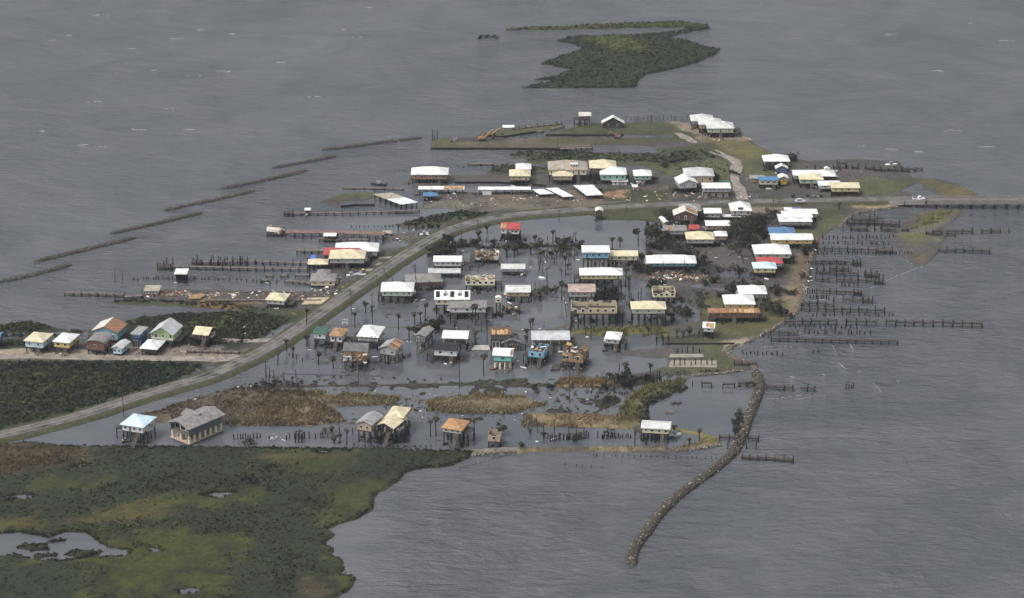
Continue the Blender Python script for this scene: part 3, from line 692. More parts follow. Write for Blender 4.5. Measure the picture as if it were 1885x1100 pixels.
            if pd:
                rail = MB()
                npst = max(3, round(bw / 2.6))
                for i in range(npst):
                    xx = -x + .1 + (bw - .2) * i / (npst - 1)
                    put('porch_post', WPOST_ME, h, (xx, -y + .1, zf), (0, 0, 0), (1, 1, hw))
                for zz in (1.0, .55): rail.box((0, -y + .1, zf + zz), (bw - .1, .08, .1))
                for i in range(int(bw / .5)): rail.box((-x + .3 + i * .5, -y + .1, zf + .5), (.06, .06, 1.0))
                rail.obj('railing', M_WHITE if 'wrail' in fl else M_WOOD, h)
        if 'encl' in fl and zf > 1.6:
            b = MB(); ew = bw * opt('ew', .62); ex = (bw - ew) / 2 * rn.choice((-1, 1)) * .8
            b.box((ex, .2, zf / 2 - .4), (ew, bd * .8, zf + .35)); b.obj('ground_room', WM('greyw' if 'eg' in fl else (wc or 'greyw')), h)
            for k in range(3): put('door', DOOR_ME, h, (ex + ew * (k - 1) * .3, .2 - bd * .4 - .05, zf * .4), (0, 0, 0), (1.3, 1, zf * .62))
    if rt == 'o':
        rn2 = random.Random(int(x0))
        if wallm:
            b = MB()                                             # broken walls
            lo = opt('h0', .5)
            for (ax, ay, bx_, by_) in ((-x, -y, x, -y), (x, -y, x, y), (x, y, -x, y), (-x, y, -x, -y)):
                L = math.hypot(bx_ - ax, by_ - ay); n = max(3, int(L / 1.6))
                for i in range(n):
                    if rn2.random() < opt('gap', .18): continue
                    hh = hw * (1 if rn2.random() < .6 else rn2.uniform(lo, 1))
                    t0 = (i + .5) / n
                    b.box((ax + (bx_ - ax) * t0, ay + (by_ - ay) * t0, zf + hh / 2), (L / n + .01 * (i % 2), .16, hh), math.atan2(by_ - ay, bx_ - ax))
            b.obj('wall', wallm, h)
            nw = int(opt('w', 3))
            for i in range(nw): put('window', WIN_ME, h, (-x + bw * (i + .5) / nw, -y - .1, zf + hw * .56), (0, 0, 0), (1.2, 1, hw * .5))
        b = MB(); scrap(b, int(opt('scrap', 46)), bw, bd, hw * opt('sh', 1.15), int(x0)); b.obj('broken_framing', M_SCRAP, h, (0, 0, zf + .1))
    else:
        put('roof', roof_mesh(rt, w, dep, r, RM(rc)), h, (0, 0, ze))
        if 'torn' in fl or 'hole' in fl:
            # stripped patch on the slope that faces the camera: bare decking; for a hole, dark boards painted as the unlit inside
            b = MB(); u0, u1 = opt('u', .55), opt('uu', .95); D2 = dep / 2
            if rt == 'y':
                L = math.hypot(w / 2, r); sgn = 1 if 'lft' not in fl else -1; q = math.atan2(r, w / 2)
                n = 9
                for i in range(n):
                    c0 = rn.uniform(0, .12); c1 = rn.uniform(.82, 1)
                    tt = -dep / 2 + dep * (u0 + (u1 - u0) * (i + .5) / n)
                    mid = (c0 + c1) / 2
                    b.box((sgn * w / 2 * (1 - mid), tt, r * mid + .26), (L * (c1 - c0), dep * (u1 - u0) / n * .93, .05), 0, rn.choice((0, 1, 1, 4)), 0, sgn * q)
            else:
                q = math.atan2(r, D2); L = math.hypot(D2, r); n = 10
                rl = max(w - dep, 1) / w if rt == 'h' else 1
                for i in range(n):
                    u = u0 + (u1 - u0) * (i + .5) / n
                    lim = 1 if rt != 'h' else min(1, (.5 - abs(u - .5)) * 2 * w / max(dep, .1))
                    c0 = rn.uniform(0, .15); c1 = lim * rn.uniform(.7, .97)
                    if c1 < .2: continue
                    mid = (c0 + c1) / 2
                    b.box((-w / 2 + w * u, -D2 * (1 - mid), r * mid + .25), (w * (u1 - u0) / n * .94, L * (c1 - c0), .05), 0, rn.choice((0, 0, 1, 4)) if 'hole' not in fl else 6, q)
            b.obj('decking_or_dark_hole', M_SCRAP + [M_DARKIN], h, (0, 0, ze))
    side = 1 if 'deckr' in fl else -1 if 'deckl' in fl else 0
    if side:
        dw = opt('dw', 3.0)
        b = MB(); b.box((0, 0, 0), (dw, bd * .8, .2))
        for sgn in (-1, 1): b.box((0, sgn * bd * .4, .95), (dw, .07, .08))
        for k in range(4): b.box((dw * (k / 3 - .5) * .96, -bd * .4, .5), (.08, .08, 1))
        dk = b.obj('side_deck', M_WOOD, h, (side * (x + dw / 2 + .06), 0, zf - .15))
        for (i, j) in ((1, -1), (1, 1), (0, -1)): put('piling', PILE_ME, h, (side * (x + dw * (.15 + .75 * i)), j * bd * .36, -.8), (0, 0, 0), (1, 1, zf + .5))
    if 'stair' in fl and zf > 1:
        b = MB(); n = max(3, int(zf / .25)); sg = opt('sg', 1)
        for k in range(n): b.box((0, -k * .28, -k * zf / n), (1.1, .3, .08))
        for sgn in (-1, 1): b.bar((sgn * .55, 0, .0), (sgn * .55, -(n - 1) * .28, -zf + .3), .07, 0, 4); b.bar((sgn * .55, 0, .9), (sgn * .55, -(n - 1) * .28, -zf + 1.1), .05, 0, 4)
        b.obj('stair', M_DECK, h, (x * .55 * sg, -y - .3, zf))
    if cat == 'house' and rt != 'o' and yb > 430 and r0.random() < .6:      # outdoor air unit on its shelf
        b = MB(); sg = r0.choice((-1, 1)); b.box((sg * (x + .55), r0.uniform(-.3, .3) * bd, zf + .5), (.9, .9, .9)); b.box((sg * (x + .55), 0, zf - .02), (1.1, bd * .5, .1)); b.obj('air_unit', M_CONC, h)
    HOUSES[ref] = (h, bw, bd, zf, ze, r, w, dep)
    return h

def quad_shed(ref, tail, top, near, rc, posts=(5, 2), halves=None, name='boathouse', cat='boathouse', t=.18):
    """Open shed whose roof corners are traced; near = (x, roof row, ground row) of one corner."""
    Yn = G(near[0], near[2])[1]; zr = height_at(Yn, near[1])
    P = [Vector((*G(px, py, zr), zr)) for px, py in top]
    c = sum(P, Vector()) / 4
    h = empty(name, c.x, c.y); tag(h, ref + ' ' + tail, cat); h['ref'] = ref
    REFS.append((sum(p[0] for p in top) / 4, sum(p[1] for p in top) / 4, ref, h))
    L = [p - Vector((c.x, c.y, 0)) for p in P]                      # order: far-left, far-right, near-right, near-left
    b = MB(); mats = [RM(rc)]
    if halves:
        mats.append(RM(halves[1])); k = halves[0]
        m0, m1 = L[0].lerp(L[3], k), L[1].lerp(L[2], k)
        b.extrude([L[0], L[1], m1, m0], (0, 0, t), 1); b.extrude([m0, m1, L[2], L[3]], (0, 0, t), 0)
    else: b.extrude(L, (0, 0, t), 0)
    b.obj('roof', mats, h)
    for i in range(posts[0]):
        for j in range(posts[1]):
            u = .03 + .94 * i / (posts[0] - 1); v_ = .04 + .92 * j / (posts[1] - 1)
            p = L[0].lerp(L[3], u).lerp(L[1].lerp(L[2], u), v_)
            put('piling', PILE_ME, h, (p.x, p.y, -.8), (0, 0, 0), (1, 1, zr + .8))
    b = MB()
    for v_ in (.04, .96): b.bar(L[0].lerp(L[1], v_) - Vector((0, 0, .15)), L[3].lerp(L[2], v_) - Vector((0, 0, .15)), .12, 0, 4)
    b.obj('beam', M_WOOD, h)
    return h
# ================================================================ BUILDINGS: what the photograph shows
H = house
# -- lower left row along the shell lane
H('light blue stilt house with cream roof', 'at the left edge of the lane', 48, 98, 617, 630, 641, 653, 'h', 'cream', 'skyb', 'w2 nodoor D9 brace', -14)
H('yellow stilt house with white roof', 'on the shell lane', 101, 146, 619, 631, 641, 654, 'h', 'white', 'yellow', 'w2 nodoor D9 brace', -14)
H('turquoise gabled house with rusty roof', 'behind the lane houses', 172, 234, 595, 613, 626, 633, 'y', 'rust', 'teal2', 'w3 D10', -12)
H('brown barn fronted house with white arched roof', 'with an open ground floor', 161, 207, 623, 633, 645, 656, 'b', 'shingle', 'brick', 'w1 nodoor D8 S.32 brace', -12)
H('narrow pale blue hut with grey gable roof', 'on low posts by the lane', 208, 240, 629, 642, 652, 658, 'y', 'lgrey', 'skyb', 'w2 nodoor D7.5', -17, 'hut', 'hut')
H('royal blue two storey house with grey roof', 'between turquoise and lime houses', 243, 273, 603, 616, 623, 641, 'f', 'grey', 'royal', 'w2 encl ew.9 nodoor D7.5', -17)
H('lime green gabled house with white balcony', 'and a steep grey roof', 279, 336, 598, 617, 629, 641, 'y', 'lgrey', 'lime', 'w3 D10 porch1.4 wrail S.62', -13)
H('dark walled house with crumpled white roof', 'on the lane in front of lime house', 260, 304, 631, 643, 648, 657, 'h', 'white', 'dbrown', 'D9 w2', -12)
H('cream roofed house on tall thin stilts', 'beside the mangroves', 357, 398, 602, 617, 624, 641, 'x', 'cream', 'dbrown', 'w2 D8 nx5 ny5 brace', -14)
H('tiny dark blue house', 'cut by the left edge of the photo', -22, 5, 617, 624, 632, 645, 'x', 'blue', 'bluewall', 'w2 D7')
# -- front canal row
H('white house with pale blue hip roof', 'over the front canal with dark deck', 225, 289, 773, 787, 798, 817, 'h', 'ltblue', 'white', 'w4 deckl dw3.2 stair sg-1 D9.5', -20)
H('grey cottage with small tan gable', 'left of the brown gabled cream roof house', 656, 706, 771, 783, 795, 817, 'y', 'grey', 'wtan', 'w2 nodoor D9', -22)
H('cream gable house with brown front', 'on stilts over the front canal', 690, 750, 770, 789, 798, 816, 'y', 'cream', 'dbrown', 'w3 porch1.2 D10 brace', -24)
H('cream hip roofed house behind brown gable', 'beside the reeds', 711, 757, 757, 769, 779, 800, 'h', 'cream', 'sage', 'w2 D9 noside', -14)
H('small white house with orange torn roof', 'on braced stilts over the front canal', 812, 866, 780, 792, 799, 821, 'h', 'orange', 'offw', 'w3 torn u.55 uu.98 brace deckr dw2.5 D8.5', -18)
H('long butter coloured cottage with pale metal roof', 'over the front canal beside the lagoon', 1178, 1237, 780, 790, 799, 814, 'x', 'pale', 'butter', 'w4 D6.5 nx7 brace', -8)
H('roofless timber crate platform', 'on stilts over the front canal', 898, 924, 797, 801, 813, 826, 'o', None, 'wtan', 'D5 w1 scrap8 gap.05 brace', -6, 'hunting_platform', 'platform')
# -- flood, front row
H('small white cabin with dark green roof', 'on tall legs near the road', 577, 609, 606, 614.5, 624, 640, 'x', 'dgreen', 'white', 'w1 nodoor D7', -10)
H('white house with shattered brown roof', 'beside the green roofed cabin', 607, 642, 610, 619, 630, 642, 'h', 'plyd', 'white', 'w3 torn u.02 uu.98 D8 deckr dw2', -12)
H('white gable house with grey wraparound balcony', 'and a torn right slope', 658, 709, 604, 621, 630, 644, 'h', 'white', 'lgrey', 'w4 porch1.3 wrail D11 torn u.62 uu.97 S.5', -10)
H('wrecked plywood house with dark grey roof', 'standing in dark floodwater', 632, 683, 632, 647, 667, 681, 'x', 'dgrey', 'ply', 'w3 D8 S.5 brace', -6)
H('grey gabled house with stripped orange slope', 'beside floating wreckage', 697, 745, 633, 645, 655, 668, 'y', 'grey', 'greyw', 'w2 nodoor torn u.02 uu.96 D8 encl', -20)
H('narrow grey two storey house under dead trees', 'with white front windows', 764, 800, 607, 620, 631, 644, 'y', 'shingle', 'slate', 'w3 D9 encl eg', -20)
H('white roofed house with tan panel front', 'behind the black roofed house', 814, 865, 612, 623, 632, 644, 'x', 'white', 'wtan', 'w3 porch1.6 D8 brace', -4)
H('white house with black shingle roof', 'on open legs in the flood', 797, 849, 636, 645, 656, 668, 'x', 'black', 'white', 'w2 nodoor D7.5 nx4', -8)
H('dark grey two storey ruin with brown roof', 'behind the turquoise house', 901, 942, 609, 616, 625, 642, 'x', 'brown', 'dgrey', 'w3 encl eg D8 torn u.1 uu.9')
H('dark grey front gabled house with white windows', 'beside the turquoise house', 922, 962, 623, 632, 637, 644, 'y', 'slate', 'dgrey', 'w3 D5 encl', 0)
H('turquoise stilt house with white roof', 'and one orange torn roof corner', 906, 948, 643, 655, 665.5, 679, 'x', 'white', 'turq', 'w1 nodoor D7.5 torn u.86 uu.99 col nx4 ny2', -6)
H('long two storey house with blue grey roof', 'and a row of tall windows', 977, 1049, 616, 625, 633.5, 646, 'x', 'lgrey', 'butter', 'w6 ws1.3 encl ew.95 eg D9 porch1')
H('bright blue house with shredded roof', 'on close set stilts', 972, 1011, 641, 648, 659, 672, 'o', None, 'cyan', 'w2 D8 gap.04 sh1.25 brace nx7', -14)
H('roofless brown ruin on braced pilings', 'with its rooms open to the sky', 1034, 1085, 648, 654, 668, 682, 'o', None, 'plyd', 'w2 D10 scrap90 gap.3 h0.2 brace nx7', -14)
H('small white pavilion house with four sided roof', 'alone on a mud bar', 1111, 1147, 612, 625, 633, 644, 'h', 'white', 'offw', 'w2 D7.5 deckr dw2.5 brace', -10)
# -- flood, middle
H('mint green house with white hip roof', 'standing in the flood by leaning poles', 702, 763, 522, 536, 544.5, 556, 'h', 'white', 'mint', 'w5 D10')
H('long brick house with grey roof', 'behind the mint house', 744, 815, 509, 520, 527, 535, 'h', 'shingle', 'brick', 'w6 D9', 6)
H('white house with grey porch front', 'behind an open metal carport', 798, 851, 472, 481, 489.5, 498, 'x', 'white', 'white', 'w5 D7 deckr dw4 brace')
H('open grey metal carport', 'in front of the porch house', 788, 848, 493.5, 502, 506, 511, 'f', 'lgrey', None, 'open', 0, 'carport', 'carport')
H('white box house with roof torn off', 'on thick square legs', 857, 911, 511, 515.5, 525, 536, 'o', None, 'butter', 'w5 D6 gap.0 sh1.35 scrap40 deckr dw3')
H('low grey container like house', 'awash in the flood', 922, 967, 488, 494.5, 500, 505, 'x', 'pale', 'lgrey', 'w2 D6 S.3 nodoor')
H('tan house with pale flat pitched roof', 'with a long side deck over water', 930, 977, 528, 537.5, 545.5, 555, 'x', 'pale', 'tan', 'w3 D8 S.3 deckr dw5')
H('cream house with three black skylights', 'and two dormers on its white roof', 800, 866, 536, 551, 560.5, 578, 'x', 'white', 'butter', 'w5 D9.5 S.6 encl ew.3')
H('white house under broad grey brown roof', 'in front of the skylight house', 826, 897, 556, 566, 575, 587, 'x', 'shingle', 'white', 'w3 D8 S.35 deckr dw3')
H('little lookout hut on two tall posts', 'with a pointed white roof', 912, 923, 544.5, 549, 557, 580, 'y', 'white', 'butter', 'w1 nodoor D2.4 nx2 ny2 O.15', 0, 'lookout_hut', 'hut')
H('collapsed house with one white wall', 'buried in its own debris', 876, 918, 466, 472, 478, 484, 'o', None, 'offw', 'w2 D8 scrap90 gap.55 h0.2 sh1.5')
H('bare platform heaped with brown wreckage', 'beside the lookout hut', 924, 958, 564, 566, 570, 578, 'o', None, None, 'D4 scrap40 sh.8', 0, 'ruined_house', 'ruin')
H('white house with red torn roof', 'on tall dark stilts in the pond', 920, 962, 412, 422, 431, 444, 'x', 'red', 'white', 'w4 D8 torn u.04 uu.3 nx7 ny4 S.6', -8)
H('tiny white watch hut on dark posts', 'between the road and the pond', 1095, 1110, 380, 388, 391, 404, 'y', 'offw', 'dgrey', 'w1 nodoor D4 nx3', 0, 'lookout_hut', 'hut')
H('light blue house with stripped white roof edge', 'over a brown timber deck', 1070, 1122, 461, 464, 475, 497, 'f', 'white', 'cyan', 'w4 D8 nx7 brace encl ew.95 eg')
H('cream house with long cream roof', 'joined to the light blue house', 1117, 1174, 462.5, 471, 479, 488, 'x', 'cream', 'butter', 'w4 D7 encl ew.5')
H('yellow house with long white hip roof', 'on six tall thick legs', 1066, 1146, 497, 506, 513.5, 528, 'h', 'white', 'lyellow', 'w8 nodoor D8 nx6 ny2')
H('grey house with pinkish brown torn roof', 'enclosed down to the water', 1045, 1096, 526, 537, 546, 555, 'x', 'pinkish', 'greyw', 'w4 D9 encl ew.9 eg S.3')
H('roofless beige house on rows of tall columns', 'above calm floodwater', 1051, 1135, 562, 566.5, 577, 600, 'o', None, 'sand', 'w6 D8 gap.0 scrap14 sh.5 nx8 ny2')
H('pale green house with cream hip roof', 'on tall columns at the grass edge', 1160, 1225, 557, 568.5, 577, 600, 'h', 'cream', 'sage', 'w3 nodoor D8 nx6 ny2')
H('small white house with orange plywood roof wreck', 'above the mud', 1200, 1242, 532, 537.5, 547, 558, 'o', None, 'butter', 'w4 D7 gap.0 sh1.35 scrap34 deckl dw3 deckr dw2 nx5')
H('long white roofed house with teal ground floor', 'standing on the mud flat', 1189, 1281, 473.5, 484, 490, 497, 'h', 'white', 'teal', 'w8 ws1.4 D9 nx7')
# -- east village
H('orange walled house with burnt orange roof', 'below a white hip roof', 1302, 1398, 566, 575.5, 584, 593, 'h', 'rust', 'brick', 'w6 D5.2 torn u.4 uu.88 S.32')
H('yellow upper storey under big white hip roof', 'behind the orange house', 1330, 1388, 544, 559.5, 568, 582, 'h', 'white', 'yellow', 'w3 D10')
H('dark brown house with white hip roof', 'among trees near the shore', 1357, 1410, 530, 540.5, 548, 556, 'h', 'white', 'dbrown', 'w5 ws1.3 D9 porch1.2 wrail')
H('small white house with plywood patched roof', 'at the edge of the flooded grass', 1291, 1318, 594, 603.5, 611, 623, 'x', 'white', 'white', 'w1 nodoor D6 torn u.3 uu.9', -8)
H('yellow cottage with pale blue roof', 'in front of the red roof', 1384, 1428, 487, 493.5, 501.5, 512, 'h', 'ltblue', 'lyellow', 'w3 D7')
H('low house with bright red roof', 'squeezed between white and pale blue roofs', 1391, 1440, 476, 484.5, 490, 501, 'h', 'red', 'offw', 'w3 D7')
H('large white hip roofed house with sage wall', 'behind the red roof', 1385, 1454, 453, 467, 475, 486, 'h', 'white', 'sage', 'w4 D11')
H('long yellow house with white roof', 'near the mangled piers', 1416, 1495, 433, 441, 448.5, 458, 'x', 'white', 'yellow', 'w4 D8 S.32')
H('house with a bright blue roof', 'behind the long yellow house', 1414, 1463, 423, 431.5, 437, 447, 'h', 'blue', 'lyellow', 'w3 D9')
H('wide white house with two stepped white roofs', 'lower roof in front', 1431, 1493, 398, 407.5, 414.5, 422, 'f', 'white', 'greyw', 'w6 D9 porch1.2 wrail')
H('upper white roofed block', 'behind the stepped white house', 1438, 1494, 391.5, 400, 406, 416, 'f', 'white', 'greyw', 'w4 D8')
H('long white flat roofed house', 'third back from the piers near the road', 1451, 1504, 387.5, 393, 399, 407, 'f', 'white', 'offw', 'w5 D6')
H('small white shed roof by the blue tarp', 'nearest the road', 1443, 1458, 381, 386.5, 390, 394, 'f', 'white', 'greyw', 'w1 nodoor', 0, 'shed', 'shed')
H('yellow cream house with cream hip roof', 'among battered trees', 1261, 1314, 430, 440, 447.5, 455, 'h', 'cream', 'greyw', 'w4 D9')
H('little white hip roofed cottage', 'touching the cream hip roof', 1314, 1338, 427, 434, 441, 449, 'h', 'white', 'wtan', 'w2 D6')
H('long white roofed bungalow with tan wall', 'set between trees', 1297, 1343, 408, 415, 422, 428, 'x', 'white', 'wtan', 'w4 D7 S.3')
H('white house with black hole in roof', 'and a low white canopy in front', 1342, 1382, 374.5, 387.5, 396, 405, 'h', 'white', 'offw', 'w3 D10 hole u.35 uu.6 S.55')
H('flat white canopy on posts', 'before the holed white roof', 1329, 1370, 395, 398.5, 400, 405, 'f', 'white', None, 'open nx4 ny2', 0, 'carport', 'carport')
H('pale grey house with stepped white roof', 'left of the holed white roof', 1294, 1327, 385.5, 392, 400, 407, 'x', 'white', 'greyw', 'w3 D7 S.3')
H('brown gutted house with gaping gable', 'in front of a grey hip roof', 1238, 1283, 388, 396, 405, 416, 'y', 'offw', 'brown', 'w3 D7 torn u.1 uu.95 brace')
H('grey hip roofed house', 'near the road behind the gutted gable', 1250, 1290, 379, 388, 393, 400, 'h', 'grey', 'wtan', 'w2 D9')
H('small tan hut with steep white roof', 'at the edge of the pond', 1213, 1230, 399, 409, 416, 421, 'y', 'white', 'wtan', 'w1 nodoor D7', 14, 'hut', 'hut')
H('grey white house with patched roof', 'on stilts among dark trees', 1219, 1263, 417, 424, 431, 442, 'x', 'shingle', 'lgrey', 'w4 D7 brace torn u.2 uu.4')
H('small house with dark red roof', 'hidden between the bungalow and trees', 1267, 1287, 416, 421.5, 425, 430, 'x', 'red', 'wtan', 'w1 nodoor D6')
# -- north east cluster
H('long cream house with orange windows', 'beside the bridge road', 1527, 1580, 337, 345.5, 352.5, 360, 'x', 'cream', 'lyellow', 'w4 D8 S.32')
H('long low white house joined to cream house', 'by the bridge road', 1504, 1546, 335.5, 341, 347, 353, 'x', 'white', 'white', 'w2 D7 S.3')
H('stilt house with cream hip roof', 'left of the white hip roof on the black mud', 1469, 1514, 322.5, 330, 337.5, 345, 'h', 'cream', 'sage', 'w3 D7')
H('white long roofed house', 'behind the cream hip roof on the black mud', 1457, 1504, 315.5, 322.5, 329, 339, 'x', 'white', 'greyw', 'w3 D8 S.3')
H('white hip roofed pavilion with roof vent', 'right end of the black mud row', 1505, 1537, 314.5, 324, 328, 336, 'h', 'white', 'dbrown', 'w3 D9')
H('grey brown balcony house with broad white roof', 'near the back shore', 1403, 1452, 288, 296.5, 303, 313, 'h', 'white', 'greyw', 'w4 D9 porch2')
H('small blue gabled cottage', 'in front of the balcony house', 1426, 1450, 303, 310, 317, 319, 'y', 'white', 'bluewall', 'w1 nodoor D5 S.5', 0, 'cottage', 'house')
H('small grey flat roofed hut', 'left of the blue roofed cottage', 1379, 1408, 322, 328, 335, 337, 'f', 'grey', 'wtan', 'w1 nodoor', 0, 'hut', 'hut')
H('cream cottage under a blue roof', 'on the black mud', 1395, 1432, 326.5, 332, 339.5, 347, 'x', 'blue', 'butter', 'w3 D6 S.3')
H('little white gabled hut above a yellow digger', 'on posts', 1431, 1450, 322, 328, 334, 341, 'y', 'white', 'wtan', 'w1 nodoor D5', 0, 'hut', 'hut')
H('big pale grey hip roofed house with orange wall', 'at the lane junction', 1257, 1313, 306, 323.5, 336, 346, 'h', 'lgrey', 'tan', 'w4 D11')
H('light grey gabled house with two dark windows', 'before the pale grey hip roof', 1241, 1284, 321, 338.5, 347, 356, 'y', 'white', 'lgrey', 'w2 nodoor D9', 10)
H('white roofed garage over concrete ground floor', 'beside the lane junction', 1291, 1344, 338.5, 346, 353, 363, 'f', 'white', 'lgrey', 'w6 encl ew.97 eg D7')
H('pale house with grey blue wall', 'leftmost of three at the far point', 1270, 1313, 212.5, 222.5, 228.5, 237, 'h', 'pale', 'blueg', 'w2 D10')
H('pale house with orange wall', 'middle of three at the far point', 1284, 1328, 219, 229, 236.5, 245, 'h', 'pale', 'tan', 'w2 D10')
H('pale house with sage wall', 'nearest of three at the far point', 1299, 1350, 226, 236, 244, 253, 'h', 'pale', 'sage', 'w3 D10 deckr dw4')
H('dark brown gabled barn house with white windows', 'on the far grassy point', 1107, 1149, 213, 226.5, 233.5, 237.5, 'y', 'white', 'dbrown', 'w2 nodoor D4 S.55 nopile')
H('dark stilt house with flat white roof', 'over the far back shore', 1065, 1088, 209, 213, 220, 231, 'f', 'offw', 'brown', 'w3 D6 deckl dw3 brace')
H('tiny white roofed boat hut', 'on the dock spit beside the orange digger', 925, 947, 230, 234.5, 235.5, 238, 'x', 'white', None, 'open D4', 0, 'boathouse', 'boathouse')
# -- north row
H('seafoam house with white hip roof', 'larger of the two seafoam houses', 1103, 1153, 308, 321, 331.5, 340, 'h', 'white', 'seafoam', 'w4 nodoor D10')
H('smaller seafoam house with white hip roof', 'right of the larger one', 1165, 1199, 310, 323, 330.5, 340, 'h', 'white', 'seafoam', 'w3 nodoor D8')
H('low white shed before the seafoam house', 'larger one', 1125, 1156, 330.5, 333.5, 341, 342, 'f', 'white', 'white', 'w2', 0, 'shed', 'shed')
H('low white shed before smaller seafoam house', 'with dark door', 1170, 1187, 331.5, 334, 340.5, 341.5, 'f', 'white', 'white', 'w1', 0, 'shed', 'shed')
H('tiny white shed on the mud', 'in front of smaller seafoam house', 1163, 1174, 340, 343.6, 350, 351, 'f', 'white', 'white', 'w1', 0, 'shed', 'shed')
H('brown walled house with cream hip roof', 'behind the seafoam house', 1084, 1134, 296, 309, 319, 334, 'h', 'cream', 'brown', 'w3 D11')
H('large cream walled house with grey brown roof', 'with orange patch and small dormer', 1008, 1081, 296, 312, 321.5, 336, 'h', 'tanroof', 'butter', 'w7 D12 torn u.55 uu.66')
H('tan house with cream pyramid roof', 'in front of the grey brown roof', 1016, 1055, 311, 323.5, 331, 340, 'h', 'cream', 'wtan', 'w3 D9')
H('orange tan house with cream pyramid roof', 'in front of a white hip roof', 937, 977, 311, 323.5, 331.5, 340, 'h', 'cream', 'tan', 'w3 D9')
H('white hip roof half hidden', 'behind the orange tan house', 949, 978, 302, 311, 316, 324, 'h', 'white', 'offw', 'w2 D8')
H('brown house under a bright white hip roof', 'alone at the western canal end', 757, 826, 307, 321, 329.5, 338, 'h', 'white', 'plyd', 'w5 D10')
H('long open shed half white half bare plywood', 'behind the blue gazebo', 770, 855, 342, 348, 352, 357, 'f', 'white', None, 'open nx7 ny3 torn', 0, 'boathouse', 'boathouse')
H('torn blue gazebo', 'on the debris covered lot', 779, 806, 355, 360.5, 362, 369, 'h', 'blue', None, 'open nx4 ny3 D5', 0, 'gazebo', 'gazebo')
H('long white dock shed', 'open on posts along the back canal', 880, 977, 343, 348.7, 351, 358, 'f', 'white', None, 'open nx7 ny2', 0, 'boathouse', 'boathouse')
quad_shed('big tilted boathouse with half stripped roof', 'white near end and plywood far end', [(687, 357.5), (722, 354.5), (770, 372.5), (738, 376.5)], (738, 376.5, 388), 'white', (6, 4), (.5, 'tanroof'))
quad_shed('left slanting white boat shed', 'first of three in the boatyard', [(980, 349), (1000, 347.6), (1020, 356.7), (994, 358)], (994, 358, 365), 'white', (4, 2))
quad_shed('middle slanting white boat shed', 'long and narrow in the boatyard', [(1005, 346.6), (1026, 345.4), (1056, 361.3), (1037, 362.6)], (1037, 362.6, 370), 'white', (5, 2))
quad_shed('right white boat shed', 'widest of three in the boatyard', [(1055, 341.3), (1092, 340), (1110, 358.6), (1080, 360)], (1080, 360, 369), 'white', (5, 3))
# -- west side of the road
H('long white roofed house beyond the red roof', 'on the bay side of the road', 617, 698, 453, 462, 470, 477, 'h', 'white', 'lgrey', 'w4 D10 nodoor')
H('red roofed house', 'wedged between the white roof and cream roof', 596, 673, 460, 469, 473, 484, 'h', 'red', 'brown', 'w3 D9 S.3')
H('grey walled house with big cream hip roof', 'in front of the red roof', 607, 674, 464, 475.5, 484, 495, 'h', 'cream', 'greyw', 'w2 nodoor D10')
H('small open pavilion with cream roof', 'on the pier beside the cream hip house', 567, 605, 479, 486, 487, 497, 'h', 'cream', None, 'open D6 nx5 ny3', 0, 'pavilion', 'pavilion')
H('grey shingled bungalow with cream wall', 'half wrecked on the bay shore', 572, 620, 509, 517.5, 525, 529, 'h', 'shingle', 'butter', 'w3 D9')
H('little grey roofed outhouse', 'behind the wrecked bungalow', 584, 608, 498, 505, 511, 513, 'h', 'shingle', 'greyw', 'w2 D6 nodoor')
H('white cottage with pale domed roof', 'on short legs beside the mangroves', 490, 534, 542, 553.5, 561, 568, 'h', 'cream', 'offw', 'w3 nodoor D8 nx7', -10)
H('flat white boat shelter on tall legs', 'standing alone in the bay', 323, 347, 499, 504, 505, 519, 'f', 'white', None, 'open D6 nx6 ny4', 0, 'boathouse', 'boathouse')
H('tan flat roofed fishing camp', 'at the tip of the debris strip', 267, 296, 529.5, 535, 541, 544, 'f', 'tanroof', 'offw', 'w4 D6', 0, 'hut', 'hut')
H('white roofed dock shelter', 'beside the long red decked pier', 596, 620, 428, 434, 435, 445, 'f', 'white', None, 'open nx4 ny3', 0, 'boathouse', 'boathouse')
H('small tan pump house', 'where the red decked pier meets land', 704, 721, 425, 429, 436, 437, 'f', 'tanroof', 'wtan', 'w1', 0, 'hut', 'hut')
H('white roofed pier hut', 'on the pier below the tilted boathouse', 561, 572.5, 383.5, 386.5, 387, 395, 'f', 'white', None, 'open D3 nx3 ny2', 0, 'boathouse', 'boathouse')
# ---- pieces only one house has
def part_of(ref): return HOUSES[ref]
h, bw, bd, zf, ze, r, w, dep = part_of('cream house with three black skylights')
q = math.atan2(r, dep / 2); L = math.hypot(r, dep / 2)
for u in (-.40, .0, .40):
    b = MB(); b.box((0, 0, 0), (1.5, L * .62, .12), 0, 0, q)
    b.obj('skylight', M_GLASS, h, (u * w, -dep * .22, ze + r * .55 + .26))
for u in (-.2, .2):
    b = MB(); b.extrude([(-.7, 0, 0), (.7, 0, 0), (.7, 0, 1.1), (0, 0, 1.7), (-.7, 0, 1.1)], (0, 2.0, 0))
    dm = b.obj('dormer', WM('white'), h, (u * w, -dep * .30, ze + r * .42))
    put('window', WIN_ME, dm, (0, -.05, .62), (0, 0, 0), (.9, 1, .9))
h, bw, bd, zf, ze, r, w, dep = part_of('large cream walled house with grey brown roof')
b = MB(); b.box((0, 0, 0), (3.4, 2.2, 1.6)); dm = b.obj('dormer', WM('white'), h, (w * .16, -dep * .27, ze + 1.5))
for k in (-1, 0, 1): put('window', WIN_ME, dm, (k * 1.05, -1.14, .05), (0, 0, 0), (.7, 1, 1.0))
h, bw, bd, zf, ze, r, w, dep = part_of('white hip roofed pavilion with roof vent')
